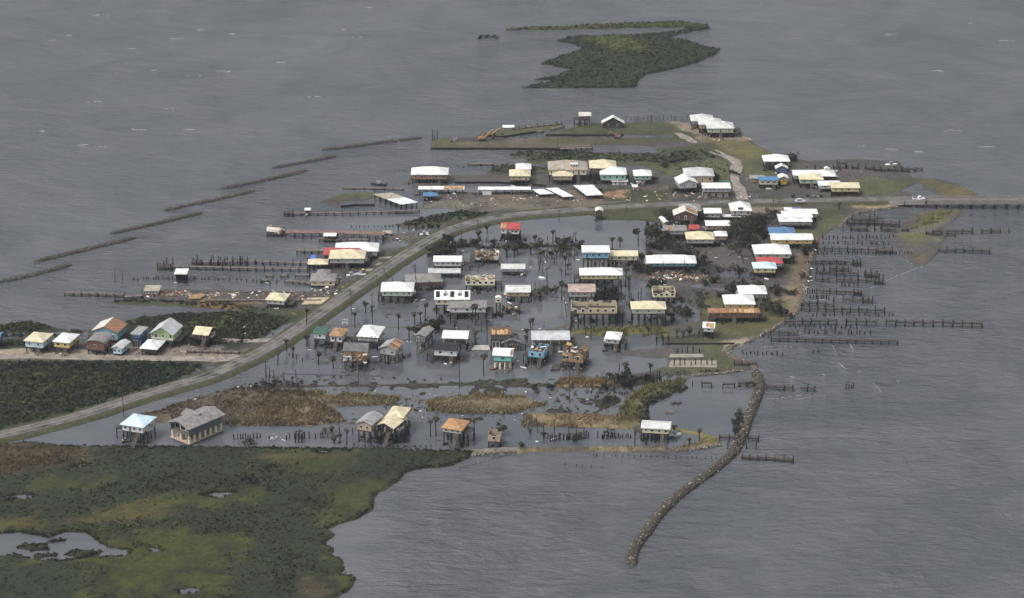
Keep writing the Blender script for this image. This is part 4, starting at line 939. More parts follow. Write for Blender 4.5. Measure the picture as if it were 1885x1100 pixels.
b = MB(); b.box((0, 0, .4), (2.2, 1.6, .8)); b.extrude([(-1.3, -1, .8), (1.3, -1, .8), (0, -1, 1.5)], (0, 2, 0)); b.obj('roof_vent', RM('white'), h, (0, 0, ze + r + .1))
h, bw, bd, zf, ze, r, w, dep = part_of('wrecked plywood house with dark grey roof')
b = MB(); scrap(b, 70, w * .9, 1.6, (ze - zf) * .9, 5); b.obj('broken_framing', M_SCRAP, h, (0, -bd / 2 - .6, zf))
b = MB(); b.box((0, 0, 0), (3, .1, 2)); ww = b.obj('white_panel', WM('white'), h, (-w * .28, -bd / 2 - 1.0, zf + 1.6)); put('window', WIN_ME, ww, (.3, -.06, 0), (0, 0, 0), (.8, 1, 1.2))
h, bw, bd, zf, ze, r, w, dep = part_of('turquoise gabled house with rusty roof')
b = MB(); q = math.atan2(r, w / 2); b.box((0, 0, 0), (math.hypot(w / 2, r) * .96, dep * .96, .06), 0, 0, 0, -q); b.obj('white_roof_slope', RM('offw'), h, (-w / 4, 0, ze + r / 2 + .25))
h, bw, bd, zf, ze, r, w, dep = part_of('long open shed half white half bare plywood')
b = MB(); b.box((0, 0, 0), (w * .42, dep * .96, .06), 0, 0, .05); b.obj('bare_decking', M_PLY, h, (w * .27, 0, ze + r / 2 + .26))
h, bw, bd, zf, ze, r, w, dep = part_of('long white dock shed')
b = MB(); b.box((0, 0, 0), (w * .17, .1, ze * .7)); b.obj('side_panel', WM('white'), h, (-w * .33, -dep / 2 + .3, ze * .45))

# ---- the modern grey house on pale columns, front canal
def modern():
    yb = 817; x0, x1 = 316, 414; Y0 = G(340, yb)[1]; s = scale_at(350, yb)
    a = R(-40)
    w, d = 9.0, 15.0
    z1, z2, z3 = 3.2, 5.9, 1.2
    mny = -(w / 2 * abs(math.sin(a)) + d / 2 * math.cos(a))
    Yc = Y0 - mny - 1.2; zc = Yc * CP + CAM_H * SP
    h = empty('stilt_house', (363 - 942.5) * zc / F_PX, Yc, 0, a)
    ref = 'long grey modern house on pale round columns'
    tag(h, ref + ' over the front canal', 'house'); h['ref'] = ref; REFS.append((365, 780, ref, h))
    gm = WM('slate'); x, y = w / 2, d / 2
    b = MB(); b.box((0, 0, .5), (w + .4, d + .6, .35)); b.obj('lower_slab', mat('tan_slab', (.36, .29, .22), .9, .25), h)
    for i in range(3):
        for j in range(7): put('column', COL_ME, h, (-x + .5 + (w - 1) * i / 2, -y + .4 + (d - .8) * j / 6, .67), (0, 0, 0), (1, 1, z1 - .67))
    for i in range(3):
        for j in range(7): put('piling', PILE_ME, h, (-x + .5 + (w - 1) * i / 2, -y + .4 + (d - .8) * j / 6, -.8), (0, 0, 0), (2, 2, 1.2))
    b = MB(); b.box((0, 0, z1 + .2), (w + .2, d, .4)); b.obj('floor_deck', M_DECK, h)
    b = MB(); b.extrude([(-x, -y + 1.6, z1 + .4), (x, -y + 1.6, z1 + .4), (x, -y + 1.6, z2), (0, -y + 1.6, z2 + 1.4), (-x, -y + 1.6, z2)], (0, d - 1.6, 0)); b.obj('wall', gm, h)
    for sgn in (-1, 1):
        b = MB(); b.box((sgn * (x - .1), -y + .8, (z1 + z2) / 2 + .2), (.2, 1.58, z2 - z1 - .4)); b.obj('side_wing', gm, h)
    for u in (-.3, 0, .3): put('window', WIN_ME, h, (u * w, -y + 1.55, z1 + 1.55), (0, 0, 0), (2.5, 1, 2.0))
    put('roof', roof_mesh('y', w + 1.6, d + 1.6, 1.6, RM('shingle'), .22), h, (0, 0, z2 - .05))
    put('roof', roof_mesh('x', 7, 5, 1.3, RM('shingle'), .2), h, (-x * .5, y * .1, z2 + .5))
modern()
# ================================================================ THINGS PLACED ONE BY ONE: builders
PENDING = []         # objects whose label names the nearest house: (object, phrase, photo x, photo y, extra)
def auto(o, phrase, cat, px, py, group=None):
    tag(o, None, cat, group); PENDING.append((o, phrase, px, py)); return o
def finish_labels():
    spots = {}
    for o, ph, px, py in PENDING:
        best = min(REFS, key=lambda r_: (r_[0] - px) ** 2 + ((r_[1] - py) * 1.9) ** 2)
        dx, dy = px - best[0], (py - best[1]) * 1.9
        side = ('right of' if dx > 0 else 'left of') if abs(dx) > abs(dy) else ('before' if dy > 0 else 'behind')
        spots.setdefault((best[2], side, ph), []).append((math.hypot(dx, dy), o))
    word = 'nearest second third fourth fifth sixth seventh eighth ninth tenth eleventh twelfth'.split()
    for (ref, side, ph), l in spots.items():
        l.sort(key=lambda t_: t_[0])
        for i, (_, o) in enumerate(l):
            w_ = word[min(i, 11)] + (' nearest ' if i and len((ph + ' ' + side + ' ' + ref).split()) < 13 else ' ') if len(l) > 1 else ''
            o['label'] = f'{w_}{ph} {side} the {ref}'
M_FROND = mat_attr('palm_frond', .8, .3, 2.0, 0)
M_LEAF = mat_attr('leaves', .85, .3, 1.5, 0)
M_TRUNK = mat('bark', (.032, .027, .023), .95, .35, 2.0)
def np_mesh(name, V, F, col, m):
    me = bpy.data.meshes.new(name); me.from_pydata([tuple(v) for v in V], [], [tuple(f) for f in F]); me.update()
    ca = me.color_attributes.new('Col', 'FLOAT_COLOR', 'POINT')
    ca.data.foreach_set('color', np.hstack([np.array(col), np.ones((len(col), 1))]).astype(np.float32).ravel())
    me.materials.append(m); return me
def palm_crown(seed, ragged):
    rn = random.Random(seed); V, F, K = [], [], []
    for i in range(20 if not ragged else 22):
        az = rn.uniform(0, 6.283); up = rn.uniform(-1.0, .95) if not ragged else rn.choice((rn.uniform(-1.5, -.7), rn.uniform(-1.2, .6))); L = rn.uniform(.85, 1.25)
        p = Vector((0, 0, 0)); c, s_ = math.cos(az), math.sin(az); el = up
        tone = rn.uniform(.7, 1.3); base = (.02, .024, .014) if rn.random() < .7 else (.045, .037, .024)
        n0 = len(V)
        for k in range(5):
            wd = (.05, .26, .3, .2, .03)[k]
            V += [(p.x - s_ * wd, p.y + c * wd, p.z - .05 * wd), (p.x, p.y, p.z + .07), (p.x + s_ * wd, p.y - c * wd, p.z - .05 * wd)]
            K += [tuple(x * tone for x in base)] * 3
            p = p + Vector((c * math.cos(el), s_ * math.cos(el), math.sin(el))) * L / 4; el -= rn.uniform(.3, .55)
        for k in range(4):
            a = n0 + 3 * k; F += [(a, a + 1, a + 4, a + 3), (a + 1, a + 2, a + 5, a + 4)]
    return np_mesh('crown', V, F, K, M_FROND)
PALM_CROWNS = [palm_crown(i, i >= 4) for i in range(7)]
def trunk_mesh(seed):
    b = MB(); rn = random.Random(seed); p = Vector((0, 0, 0))
    for k in range(5):
        q = Vector((rn.uniform(-.012, .012) + k * .004 * (seed % 3 - 1), rn.uniform(-.012, .012), (k + 1) / 5)); b.bar(p, q, .23 - .012 * k, 0, 6, .23 - .012 * (k + 1)); p = q
    return b.mesh('trunk', M_TRUNK)
TRUNKS = [trunk_mesh(i) for i in range(4)]
def palm(px, yb, yt, kind=None, lean=0.0):
    x, y = G(px, yb); h = max(2.0, height_at(y, yt) - .6); i = len(PENDING)
    rag = (int(px * 7 + yb) % 3 != 0) if kind is None else kind
    o = empty('palm_tree', x, y, 0, (px * 1.7) % 6.28)
    rn = random.Random(int(px * 13 + yb)); s = rn.uniform(1.5, 2.1) * (.78 if rag else 1)
    put('trunk', TRUNKS[i % 4], o, (0, 0, -.5), (lean, 0, 0), (1, 1, h + .5))
    put('crown', PALM_CROWNS[(4 + i % 3) if rag else i % 4], o, (0, -math.sin(lean) * h, h * math.cos(lean)), (0, 0, i), (s, s, s))
    sz = 'tall ' if h > 7 else 'short ' if h < 4.2 else ''
    auto(o, sz + ('ragged palm' if rag else 'bushy palm'), 'palm', px, yb, 'palms left standing in the village')
def tree_crown(seed, n, spread, sparse):
    rn = random.Random(seed); V, F, K = [], [], []
    cl = [(Vector((rn.gauss(0, .42), rn.gauss(0, .42), rn.uniform(.25, 1.0))), rn.uniform(.18, .42)) for _ in range(9)]
    for i in range(n):
        c, r_ = cl[rn.randrange(len(cl))]
        d = Vector((rn.gauss(0, 1), rn.gauss(0, 1), rn.gauss(0, .8))); d.normalize()
        p = c + d * r_ * rn.uniform(.5, 1.05); a = Vector((rn.gauss(0, 1), rn.gauss(0, 1), rn.gauss(0, 1))).normalized(); b_ = a.orthogonal().normalized()
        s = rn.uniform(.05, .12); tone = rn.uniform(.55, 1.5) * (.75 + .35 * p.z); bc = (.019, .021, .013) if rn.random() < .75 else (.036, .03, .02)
        n0 = len(V); V += [p + a * s, p + b_ * s, p - a * s, p - b_ * s]; F.append((n0, n0 + 1, n0 + 2, n0 + 3)); K += [tuple(x * tone for x in bc)] * 4
    return np_mesh('crown', V, F, K, M_LEAF)
TREE_CROWNS = [tree_crown(i, 420 if i < 4 else 210, 1, i >= 4) for i in range(6)]
def tree_trunk(seed):
    b = MB(); rn = random.Random(seed); b.bar((0, 0, -.2), (0, 0, .35), .055, 0, 6, .042)
    for k in range(6):
        az = rn.uniform(0, 6.28); r_ = rn.uniform(.25, .5); m = Vector((math.cos(az) * r_ * .5, math.sin(az) * r_ * .5, rn.uniform(.45, .6)))
        b.bar((0, 0, .3), m, .035, 0, 5, .025); b.bar(m, m + Vector((math.cos(az) * r_ * .5, math.sin(az) * r_ * .5, rn.uniform(.2, .4))), .024, 0, 4, .008)
    return b.mesh('trunk', M_TRUNK)
TREE_TRUNKS = [tree_trunk(i) for i in range(3)]
def tree(px, yb, yt, kind='dark battered tree'):
    x, y = G(px, yb); h = max(1.6, height_at(y, yt)); i = len(PENDING); rn = random.Random(int(px * 3 + yb))
    o = empty('tree' if h > 2.6 else 'bush', x, y, .1, px % 6.28); w = h * rn.uniform(.85, 1.2) if h < 4 else h * rn.uniform(.65, .9)
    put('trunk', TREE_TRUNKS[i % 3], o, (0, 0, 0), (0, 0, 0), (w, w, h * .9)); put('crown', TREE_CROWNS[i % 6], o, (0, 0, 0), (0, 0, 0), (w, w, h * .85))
    auto(o, kind if h > 2.6 else 'dark ragged bush', 'tree' if h > 2.6 else 'bush', px, yb, 'storm battered trees' if h > 2.6 else 'storm battered bushes')
def dead_tree(px, yb, h):
    x, y = G(px, yb); i = len(PENDING); o = empty('dead_tree', x, y, 0, px % 6.28)
    put('trunk', TRUNKS[i % 4], o, (0, 0, -.6), (R((px * 7) % 13 - 6), R((px * 3) % 13 - 6), 0), (.7, .7, h + .6))
    rn = random.Random(int(px * 9 + yb))
    for k in range(3):
        z = h * rn.uniform(.45, .9); az = rn.uniform(0, 6.28); L = rn.uniform(.5, 1.4); b = MB(); b.bar((0, 0, z), (math.cos(az) * L, math.sin(az) * L, z + L * rn.uniform(-.3, .9)), .09, 0, 4, .03); b.obj('branch', M_TRUNK, o)
    auto(o, 'bare dead tree', 'tree', px, yb, 'bare dead trees')
def pole(xb, yb, xt, yt, arm=True):
    x, y = G(xb, yb); zt = height_at(y, yt); zc = y * CP + (CAM_H - zt) * SP
    dx = (xt - 942.5) * zc / F_PX - x
    if abs(xt - xb) < 1.5: dx = 0
    o = empty('utility_pole', x, y)
    b = MB(); b.bar((0, 0, -.8), (dx, 0, zt), .17, 0, 7, .12); b.obj('pole', M_POLE, o)
    if arm:
        b = MB(); b.box((dx * .95, .1, zt * .95), (2.4, .14, .16), .5)
        b.obj('crossarm', M_POLE, o)
        for k in (-1, 1):
            b = MB(); b.bar((dx * .95 + k * .98, k * .53, zt * .95 + .08), (dx * .95 + k * .98, k * .53, zt * .95 + .35), .05, 0, 5); b.obj('insulator', M_CONC, o)
    auto(o, ('leaning wooden pole' if abs(xt - xb) > 3 else 'straight wooden pole' if arm else 'bare pole'), 'pole', xb, yb, 'utility poles of the village')

N_LOOSE = [0]
FAR_PILES = MB()
def loose(where, x0, y0, x1, y1, n, h=1.3, jit=.35, tilt=.05):
    """Pilings that stand free of any deck, one object each."""
    rn = random.Random(int(x0 + y0 * 3)); lab = 'bare dark piling in the broken row ' + where
    for i in range(n):
        t = (i + .5) / n + rn.uniform(-jit, jit) / n
        x, y = G(x0 + (x1 - x0) * t, y0 + (y1 - y0) * t + rn.uniform(-.8, .8))
        hh = h * rn.uniform(.6, 1.25); k = .85 + rn.random() * .4
        if h < 1 or y0 < 425:
            FAR_PILES.bar((x, y, -.8), (x + rn.gauss(0, tilt), y, hh), .15, 0, 6); continue
        o = put('piling', PILE_ME, None, (x, y, -.8), (rn.gauss(0, tilt), rn.gauss(0, tilt), rn.random() * 6), (k, k, hh + .8))
        tag(o, lab, 'piling', 'bare pilings ' + where); N_LOOSE[0] += 1

def pier(ref, tail, pts, width=1.8, sp=3.2, deck='full', z=1.3, up=.35, rail=False, end=None, name='pier', m=None, seed=0, tall=0, one=False):
    """Deck on pairs of pilings along a line traced at deck height; deck='gaps' leaves spans missing."""
    P = [Vector((*G(a, b_, z), 0)) for a, b_ in pts]
    c = P[0]; o = empty(name, c.x, c.y); rn = random.Random(seed + int(pts[0][0] * 5 + pts[0][1]))
    tag(o, (ref + ' ' + tail).strip(), 'pier'); xm = sum(p[0] for p in pts) / len(pts); ym = sum(p[1] for p in pts) / len(pts)
    REFS.append((xm, ym, ref, o)) if False else None
    L = [p - c for p in P]; np_ = 0
    runs = []
    for a, b_ in zip(L[:-1], L[1:]):
        d = b_ - a; ln = d.length; u = d.normalized(); n = max(1, round(ln / sp)); pr = Vector((-u.y, u.x, 0)); ang = math.atan2(u.y, u.x)
        for i in range(n + 1):
            q = a + d * i / n
            for sgn in ((0,) if one else (-1, 1)):
                if np_ >= 98 or (deck != 'full' and rn.random() < .18): continue
                hh = z + up * rn.uniform(.4, 1.6) + (tall * rn.random() if rn.random() < .22 else 0)
                if deck == 'none': hh = z * rn.uniform(.7, 1.3)
                w = q + pr * sgn * width / 2
                put('piling', PILE_ME, o, (w.x, w.y, -.8), (rn.gauss(0, .03), rn.gauss(0, .03), 0), (.85, .85, hh + .8)); np_ += 1
        i = 0
        while i < n and deck != 'none':
            k = i + 1
            if deck == 'full': k = n
            else:
                if rn.random() < .42: i += 1; continue
                while k < n and rn.random() < .62: k += 1
            s0, s1 = a + d * i / n, a + d * k / n; mid = (s0 + s1) / 2
            tl = 0 if deck == 'full' else rn.gauss(0, .03)
            b = MB(); b.box((0, 0, 0), ((s1 - s0).length, width * .96, .16), 0, 0, 0, tl)
            for sgn in (-1, 1): b.box((0, sgn * width * .42, -.2), ((s1 - s0).length * .99, .14, .26), 0, 0, 0, tl)
            b.obj('deck', m or M_DECK, o, (mid.x, mid.y, z), ang)
            if rail:
                b = MB(); b.box((0, width / 2, 1.0), ((s1 - s0).length, .08, .1)); nn = max(2, int((s1 - s0).length / 2.5))
                for j in range(nn): b.box((((j + .5) / nn - .5) * (s1 - s0).length, width / 2, .5), (.1, .1, 1.0))
                b.obj('railing', M_WOOD, o, (mid.x, mid.y, z), ang)
            i = k
    if end:
        u = (L[-1] - L[-2]).normalized() if end[2] else (L[0] - L[1]).normalized(); ep = (L[-1] if end[2] else L[0]) + u * end[0] / 2
        ang = math.atan2(u.y, u.x)
        b = MB(); b.box((0, 0, 0), (end[0], end[1], .2)); b.box((0, 0, -.35), (end[0] * .96, end[1] * .96, .45)); b.obj('end_platform', M_WOOD, o, (ep.x, ep.y, z + .05), ang)
        for i in (-1, 0, 1):
            for j in (-1, 1):
                w = ep + Vector((math.cos(ang) * i * end[0] * .45 - math.sin(ang) * j * end[1] * .48, math.sin(ang) * i * end[0] * .45 + math.cos(ang) * j * end[1] * .48, 0))
                put('piling', PILE_ME, o, (w.x, w.y, -.8), (0, 0, 0), (1, 1, z + .8 + rn.uniform(.2, 1.2) + tall * rn.random()))
    return o

def ico():
    t = (1 + 5 ** .5) / 2
    v = np.array([(-1, t, 0), (1, t, 0), (-1, -t, 0), (1, -t, 0), (0, -1, t), (0, 1, t), (0, -1, -t), (0, 1, -t), (t, 0, -1), (t, 0, 1), (-t, 0, -1), (-t, 0, 1)], float)
    f = np.array([(0, 11, 5), (0, 5, 1), (0, 1, 7), (0, 7, 10), (0, 10, 11), (1, 5, 9), (5, 11, 4), (11, 10, 2), (10, 7, 6), (7, 1, 8), (3, 9, 4), (3, 4, 2), (3, 2, 6), (3, 6, 8), (3, 8, 9), (4, 9, 5), (2, 4, 11), (6, 2, 10), (8, 6, 7), (9, 8, 1)])
    return v / np.linalg.norm(v[0]), f
ICO_V, ICO_F = ico()
M_ROCK = mat_attr('riprap_stone', .9, .4, 1.4, .5)
def rocks(pts, hw, h, per_m, rmin=.35, rmax=.8, tone=(.085, .075, .062), pale=.06):
    """Stone mound along a traced line: a core and the stones heaped on it."""
    pl = smooth_line([G(*p) for p in pts], 8); seg = np.linalg.norm(np.diff(pl, axis=0), axis=1); cum = np.concatenate([[0], np.cumsum(seg)]); Ltot = cum[-1]
    n = int(Ltot * per_m); t = RNG.uniform(0, Ltot, n)
    ax = np.interp(t, cum, pl[:, 0]); ay = np.interp(t, cum, pl[:, 1])
    i = np.clip(np.searchsorted(cum, t) - 1, 0, len(seg) - 1); u = np.diff(pl, axis=0)[i] / seg[i][:, None]
    tap = np.clip(np.minimum(t, Ltot - t) / 4 + .35, 0, 1)
    off = RNG.uniform(-1, 1, n) * hw * tap
    X = ax - u[:, 1] * off; Y = ay + u[:, 0] * off
    Z = h * tap * np.sqrt(np.clip(1 - (off / (hw * tap + .01)) ** 2, 0, 1)) * RNG.uniform(.85, 1.03, n) - .12
    r = RNG.uniform(rmin, rmax, n)
    V = ICO_V[None] * (1 + RNG.normal(0, .16, (n, 12, 1))) * r[:, None, None] * np.stack([RNG.uniform(.8, 1.3, n), RNG.uniform(.8, 1.3, n), RNG.uniform(.55, .9, n)], 1)[:, None, :]
    V = V + np.stack([X, Y, Z], 1)[:, None, :]
    c = np.array(tone)[None] * RNG.uniform(.45, 1.5, (n, 1)); pk = RNG.random(n) < pale; c[pk] = np.array((.3, .27, .23)) * RNG.uniform(.7, 1.2, (pk.sum(), 1))
    F = (ICO_F[None] + 12 * np.arange(n)[:, None, None]).reshape(-1, 3)
    # core
    k = len(pl); tp = np.clip(np.minimum(cum, Ltot - cum) / 4 + .35, 0, 1); tg = np.gradient(pl, axis=0); tg /= np.linalg.norm(tg, axis=1)[:, None]; nn_ = np.stack([-tg[:, 1], tg[:, 0]], 1)
    prof = [(-1.1, -.5), (-.6, .68), (0, .92), (.6, .68), (1.1, -.5)]
    CV = np.concatenate([np.hstack([pl + nn_ * (a * hw * tp)[:, None], (b_ * h * tp)[:, None]])[:, None] for a, b_ in prof], 1).reshape(-1, 3)
    CF = np.array([(5 * a + b_, 5 * a + b_ + 1, 5 * a + 6 + b_) for a in range(k - 1) for b_ in range(4)] + [(5 * a + b_, 5 * a + 6 + b_, 5 * a + 5 + b_) for a in range(k - 1) for b_ in range(4)])
    allV = np.vstack([V.reshape(-1, 3), CV]); allF = np.vstack([F, CF + 12 * n]); col = np.vstack([np.repeat(c, 12, 0), np.tile(np.array(tone) * .8, (len(CV), 1))])
    o = mesh_np('rock_breakwater', allV, allF, col, M_ROCK, False)
    return o
def boat(ref, tail, px, py, L, rz, roll=0.0, colr='white', cabin=True, cat='boat'):
    x, y = G(px, py); o = empty('boat', x, y, .15, R(rz)); tag(o, (ref + ' ' + tail).strip(), cat)
    b = MB(); W_ = L * .32; st = [(-.5, .8, .0), (-.2, 1, .02), (.15, .95, .05), (.38, .55, .14), (.5, .04, .22)]
    for (t0, w0, k0), (t1, w1, k1) in zip(st[:-1], st[1:]):
        for sgn in (-1, 1):
            a0 = (t0 * L, sgn * w0 * W_ / 2, .75 + k0 * 1.4); a1 = (t1 * L, sgn * w1 * W_ / 2, .75 + k1 * 1.4); c0 = (t0 * L, sgn * w0 * W_ * .28, -.1 + k0); c1 = (t1 * L, sgn * w1 * W_ * .28, -.1 + k1)
            q = (a0, a1, c1, c0); b.poly(q if sgn < 0 else q[::-1])
        b.poly(((t0 * L, -w0 * W_ * .28, -.1 + k0), (t1 * L, -w1 * W_ * .28, -.1 + k1), (t1 * L, w1 * W_ * .28, -.1 + k1), (t0 * L, w0 * W_ * .28, -.1 + k0))[::-1])
        b.poly(((t0 * L, -w0 * W_ * .47, .5 + k0), (t1 * L, -w1 * W_ * .47, .5 + k1), (t1 * L, w1 * W_ * .47, .5 + k1), (t0 * L, w0 * W_ * .47, .5 + k0)))
    b.poly([(-.5 * L, -.4 * W_, .75), (-.5 * L, .4 * W_, .75), (-.5 * L, .22 * W_, -.1), (-.5 * L, -.22 * W_, -.1)])
    hl = b.obj('hull', mat('boat_' + colr, PAL[colr], .4, .1), o)
    if cabin:
        b = MB(); b.box((0, 0, 1.15), (L * .22, W_ * .5, 1.1)); b.box((0, 0, 1.85), (L * .3, W_ * .62, .1)); b.obj('console', mat('boat_grey', (.25, .26, .28), .5), o)
        b = MB(); b.box((-L * .53, 0, .9), (.5, .45, .9)); b.box((-L * .53, 0, .1), (.2, .2, 1)); b.obj('outboard_motor', mat('motor', (.03, .03, .035), .4), o)
    o.rotation_euler = (R(roll), 0, R(rz)); return o
def slab(ref, tail, corners, z, m, name='concrete_slab', cat='slab', t=.35):
    P = [Vector((*G(a, b_, z), z)) for a, b_ in corners]; c = sum(P, Vector()) / len(P); b = MB()
    L = [p - c for p in P]; b.extrude([p - Vector((0, 0, t)) for p in L], (0, 0, t)); o = b.obj(name, m, None, tuple(c)); tag(o, (ref + ' ' + tail).strip(), cat); return o
def bulkhead(tail, pts, h=.9, rail=False):
    P = [Vector((*G(a, b_), 0)) for a, b_ in pts]; c = P[0]; o = empty('bulkhead', c.x, c.y); tag(o, 'dark timber bulkhead wall ' + tail, 'seawall')
    b = MB(); cap = MB()
    for p, q in zip(P[:-1], P[1:]):
        d = q - p; mid = (p + q) / 2 - c; an = math.atan2(d.y, d.x)
        b.box((mid.x, mid.y, h / 2 - .6), (d.length + .02, .3, h + 1.2), an); cap.box((mid.x, mid.y, h + .06), (d.length + .04, .5, .12), an)
        for i in range(int(d.length / 3)): k = p + d * (i + .5) / int(d.length / 3) - c; b.box((k.x - math.sin(an) * -.28, k.y - .28, h / 2 - .5), (.28, .28, h + 1.2 + random.random() * .5), an)
    b.obj('wall', M_PILE, o); cap.obj('cap', M_WOOD, o)
M_TYRE = mat('tyre', (.015, .015, .016), .9, .2)
def wheel(parent, p, r=.4):
    b = MB(); b.bar((0, -.13, 0), (0, .13, 0), r, 0, 12); w = b.obj('wheel', M_TYRE, parent, p)
    b = MB(); b.bar((0, -.15, 0), (0, .15, 0), r * .5, 0, 10); b.obj('rim', mat('rim', (.4, .4, .42), .4, .1), w)
def vehicle(ref, tail, px, py, z, rz, colr, pickup):
    x, y = G(px, py, z); nm = 'pickup_truck' if pickup else 'parked_car'
    o = empty(nm, x, y, z, R(rz)); tag(o, ref + ' ' + tail, 'pickup' if pickup else 'car'); m = mat('paint_' + colr, PAL[colr], .35, .05)
    b = MB(); L = 5.4 if pickup else 4.5; b.extrude([(-L / 2, -.92, .4), (-L / 2, -.92, 1.05), (L * .2, -.92, 1.05), (L * .45, -.92, .95), (L / 2, -.92, .8), (L / 2, -.92, .4)][::-1], (0, 1.84, 0)); b.obj('body', m, o)
    c0, c1 = (-.2, 1.5) if pickup else (-1.7, 1.2)
    b = MB(); b.extrude([(c0, -.82, 1.04), (c0 + .25, -.75, 1.75), (c1 - .75, -.75, 1.75), (c1, -.82, 1.04)][::-1], (0, 1.64, 0)); cb = b.obj('cab', m, o)
    b = MB(); b.box(((c0 + c1) / 2 - .15, 0, 1.42), ((c1 - c0) * .62, 1.7, .42)); b.obj('window', M_GLASS, cb)
    if pickup: b = MB(); b.box((-1.55, 0, 1.02), (2.1, 1.5, .1)); b.obj('cargo_bed', M_DARKIN, o)
    for sx in (-1, 1):
        for sy in (-1, 1): wheel(o, (sx * L * .31, sy * .85, .4))
    for sy in (-1, 1): b = MB(); b.box((L / 2 + .01, sy * .65, .72), (.06, .35, .18)); b.obj('headlight', M_WHITE, o)
def excavator(ref, tail, px, py, z, rz, k=1.0, colr=(.55, .25, .03), boom=True):
    x, y = G(px, py, z); o = empty('excavator', x, y, z, R(rz)); o.scale = (k, k, k); tag(o, ref + ' ' + tail, 'excavator')
    m = mat('machine_%.2f' % colr[1], colr, .5, .2, 1.2); dk = M_TYRE
    for s in (-1, 1):
        b = MB(); b.extrude([(-1.9, s * 1.1 - .3, .25), (-1.6, s * 1.1 - .3, 0), (1.6, s * 1.1 - .3, 0), (1.9, s * 1.1 - .3, .25), (1.9, s * 1.1 - .3, .6), (1.6, s * 1.1 - .3, .85), (-1.6, s * 1.1 - .3, .85), (-1.9, s * 1.1 - .3, .6)], (0, .6, 0)); b.obj('track', dk, o)
    b = MB(); b.box((-.5, 0, 1.5), (3.2, 2.5, 1.1)); b.box((-1.7, 0, 1.5), (1.0, 2.4, 1.2)); b.obj('body', m, o)
    b = MB(); b.box((.6, .7, 2.5), (1.4, 1.0, 1.5)); cb = b.obj('cab', m, o); b = MB(); b.box((.65, .7, 2.65), (1.46, .86, .9)); b.obj('window', M_GLASS, cb)
    if boom:
        b = MB(); b.bar((.9, -.3, 1.7), (4.2, -.3, 4.4), .34, 0, 4, .3); b.bar((4.2, -.3, 4.4), (5.4, -.3, 4.1), .3, 0, 4, .26); b.obj('boom', m, o)
        b = MB(); b.bar((5.2, -.3, 4.3), (6.4, -.3, 1.3), .26, 0, 4, .2); b.obj('arm', m, o)
        b = MB(); b.extrude([(6.0, -.9, 1.4), (6.9, -.9, 1.2), (6.7, -.9, .3), (5.9, -.9, .4)], (0, 1.2, 0)); b.obj('bucket', dk, o)
    return o
# ================================================================ BRIDGE, BREAKWATERS, PIERS
def bridge():
    P = [Vector((*G(1640, 369.6, 1.0), 1.0)), Vector((*G(1668, 368.4, 2.2), 2.2)), Vector((*G(1705, 367.2, 3.3), 3.3)), Vector((*G(1790, 366.8, 3.7), 3.7)), Vector((*G(1890, 366.8, 3.8), 3.8)), Vector((*G(2060, 367, 3.8), 3.8))]
    c = Vector((P[0].x, P[0].y, 0)); o = empty('bridge', c.x, c.y); tag(o, 'low concrete road bridge leaving the village to the right', 'bridge')
    HW = 2.8; d = MB(); rf = MB(); rb = MB()
    for p, q in zip(P[:-1], P[1:]):
        a, b_ = p - c, q - c; u = (b_ - a); u.z = 0; u.normalize(); n = Vector((-u.y, u.x, 0))
        for (bb, o0, o1, z0, z1) in ((d, -HW, HW, -1.3, 0), (rf, -HW - .16, -HW + .18, -1.2, .75), (rb, HW - .18, HW + .16, -1.2, .75)):
            pr = [a + n * o0 + Vector((0, 0, z0)), a + n * o1 + Vector((0, 0, z0)), a + n * o1 + Vector((0, 0, z1)), a + n * o0 + Vector((0, 0, z1))]
            qr = [x + (b_ - a) for x in pr]
            for i in range(4): j = (i + 1) % 4; bb.poly((pr[i], pr[j], qr[j], qr[i])[::-1])
            if bb is not d or p is P[0]: bb.poly(pr); bb.poly(qr[::-1])
    m = mat('bridge_concrete', (.19, .18, .17), .9, .2, .4); d.obj('deck', mat('bridge_deck', (.12, .112, .102), .85, .25, .3), o); rf.obj('parapet', m, o); rb.obj('parapet', m, o)
    q0 = P[1]; L = (P[-1] - q0)
    n = 18
    for i in range(n):
        x = q0 + L * (i + .6) / n; b = MB(); zt = 1.9 if i < 2 else 2.6
        b.box((0, 0, zt - .4), (.9, HW * 2 - .3, .8)); 
        for k in (-1, 0, 1): b.bar((0, k * 2.9, -1), (0, k * 2.9, zt - .6), .38, 0, 8)
        b.obj('bridge_pier', m, o, (x.x - c.x, x.y - c.y, -.35))
bridge()
for i, (pts, w) in enumerate([([(-25, 524), (60, 506), (131, 487)], 'lowest, cut by the left photo edge'), ([(63, 482), (160, 459), (251, 437)], 'second up from the left edge'), ([(203, 430), (290, 411), (372, 391)], 'third up from the left edge'), ([(302, 387), (385, 370), (469, 351)], 'fourth up, fully in open water'),
        ([(407, 347), (490, 331), (566, 313.5)], 'fifth up, overlapping the short one'), ([(500, 309.5), (560, 299), (619, 287)], 'shortest of the line in the bay'), ([(592, 276), (690, 264), (777, 253.5)], 'farthest, reaching towards the dock spit')]):
    tag(rocks(pts, 1.7, .95, 32, .14, .32, (.066, .06, .052), .03), 'straight grey rock breakwater, ' + w, 'breakwater', 'straight breakwaters in the bay')
tag(rocks([(1390, 684), (1397, 700), (1398, 716), (1389, 742), (1377, 770), (1366, 802), (1350, 833), (1324, 857), (1290, 883), (1250, 912), (1215, 946), (1190, 980), (1170, 1006), (1162, 1028), (1166, 1042)], 1.65, 1.25, 42, .16, .42, (.06, .051, .04), .05), 'long curved rock breakwater ending in open water', 'breakwater')
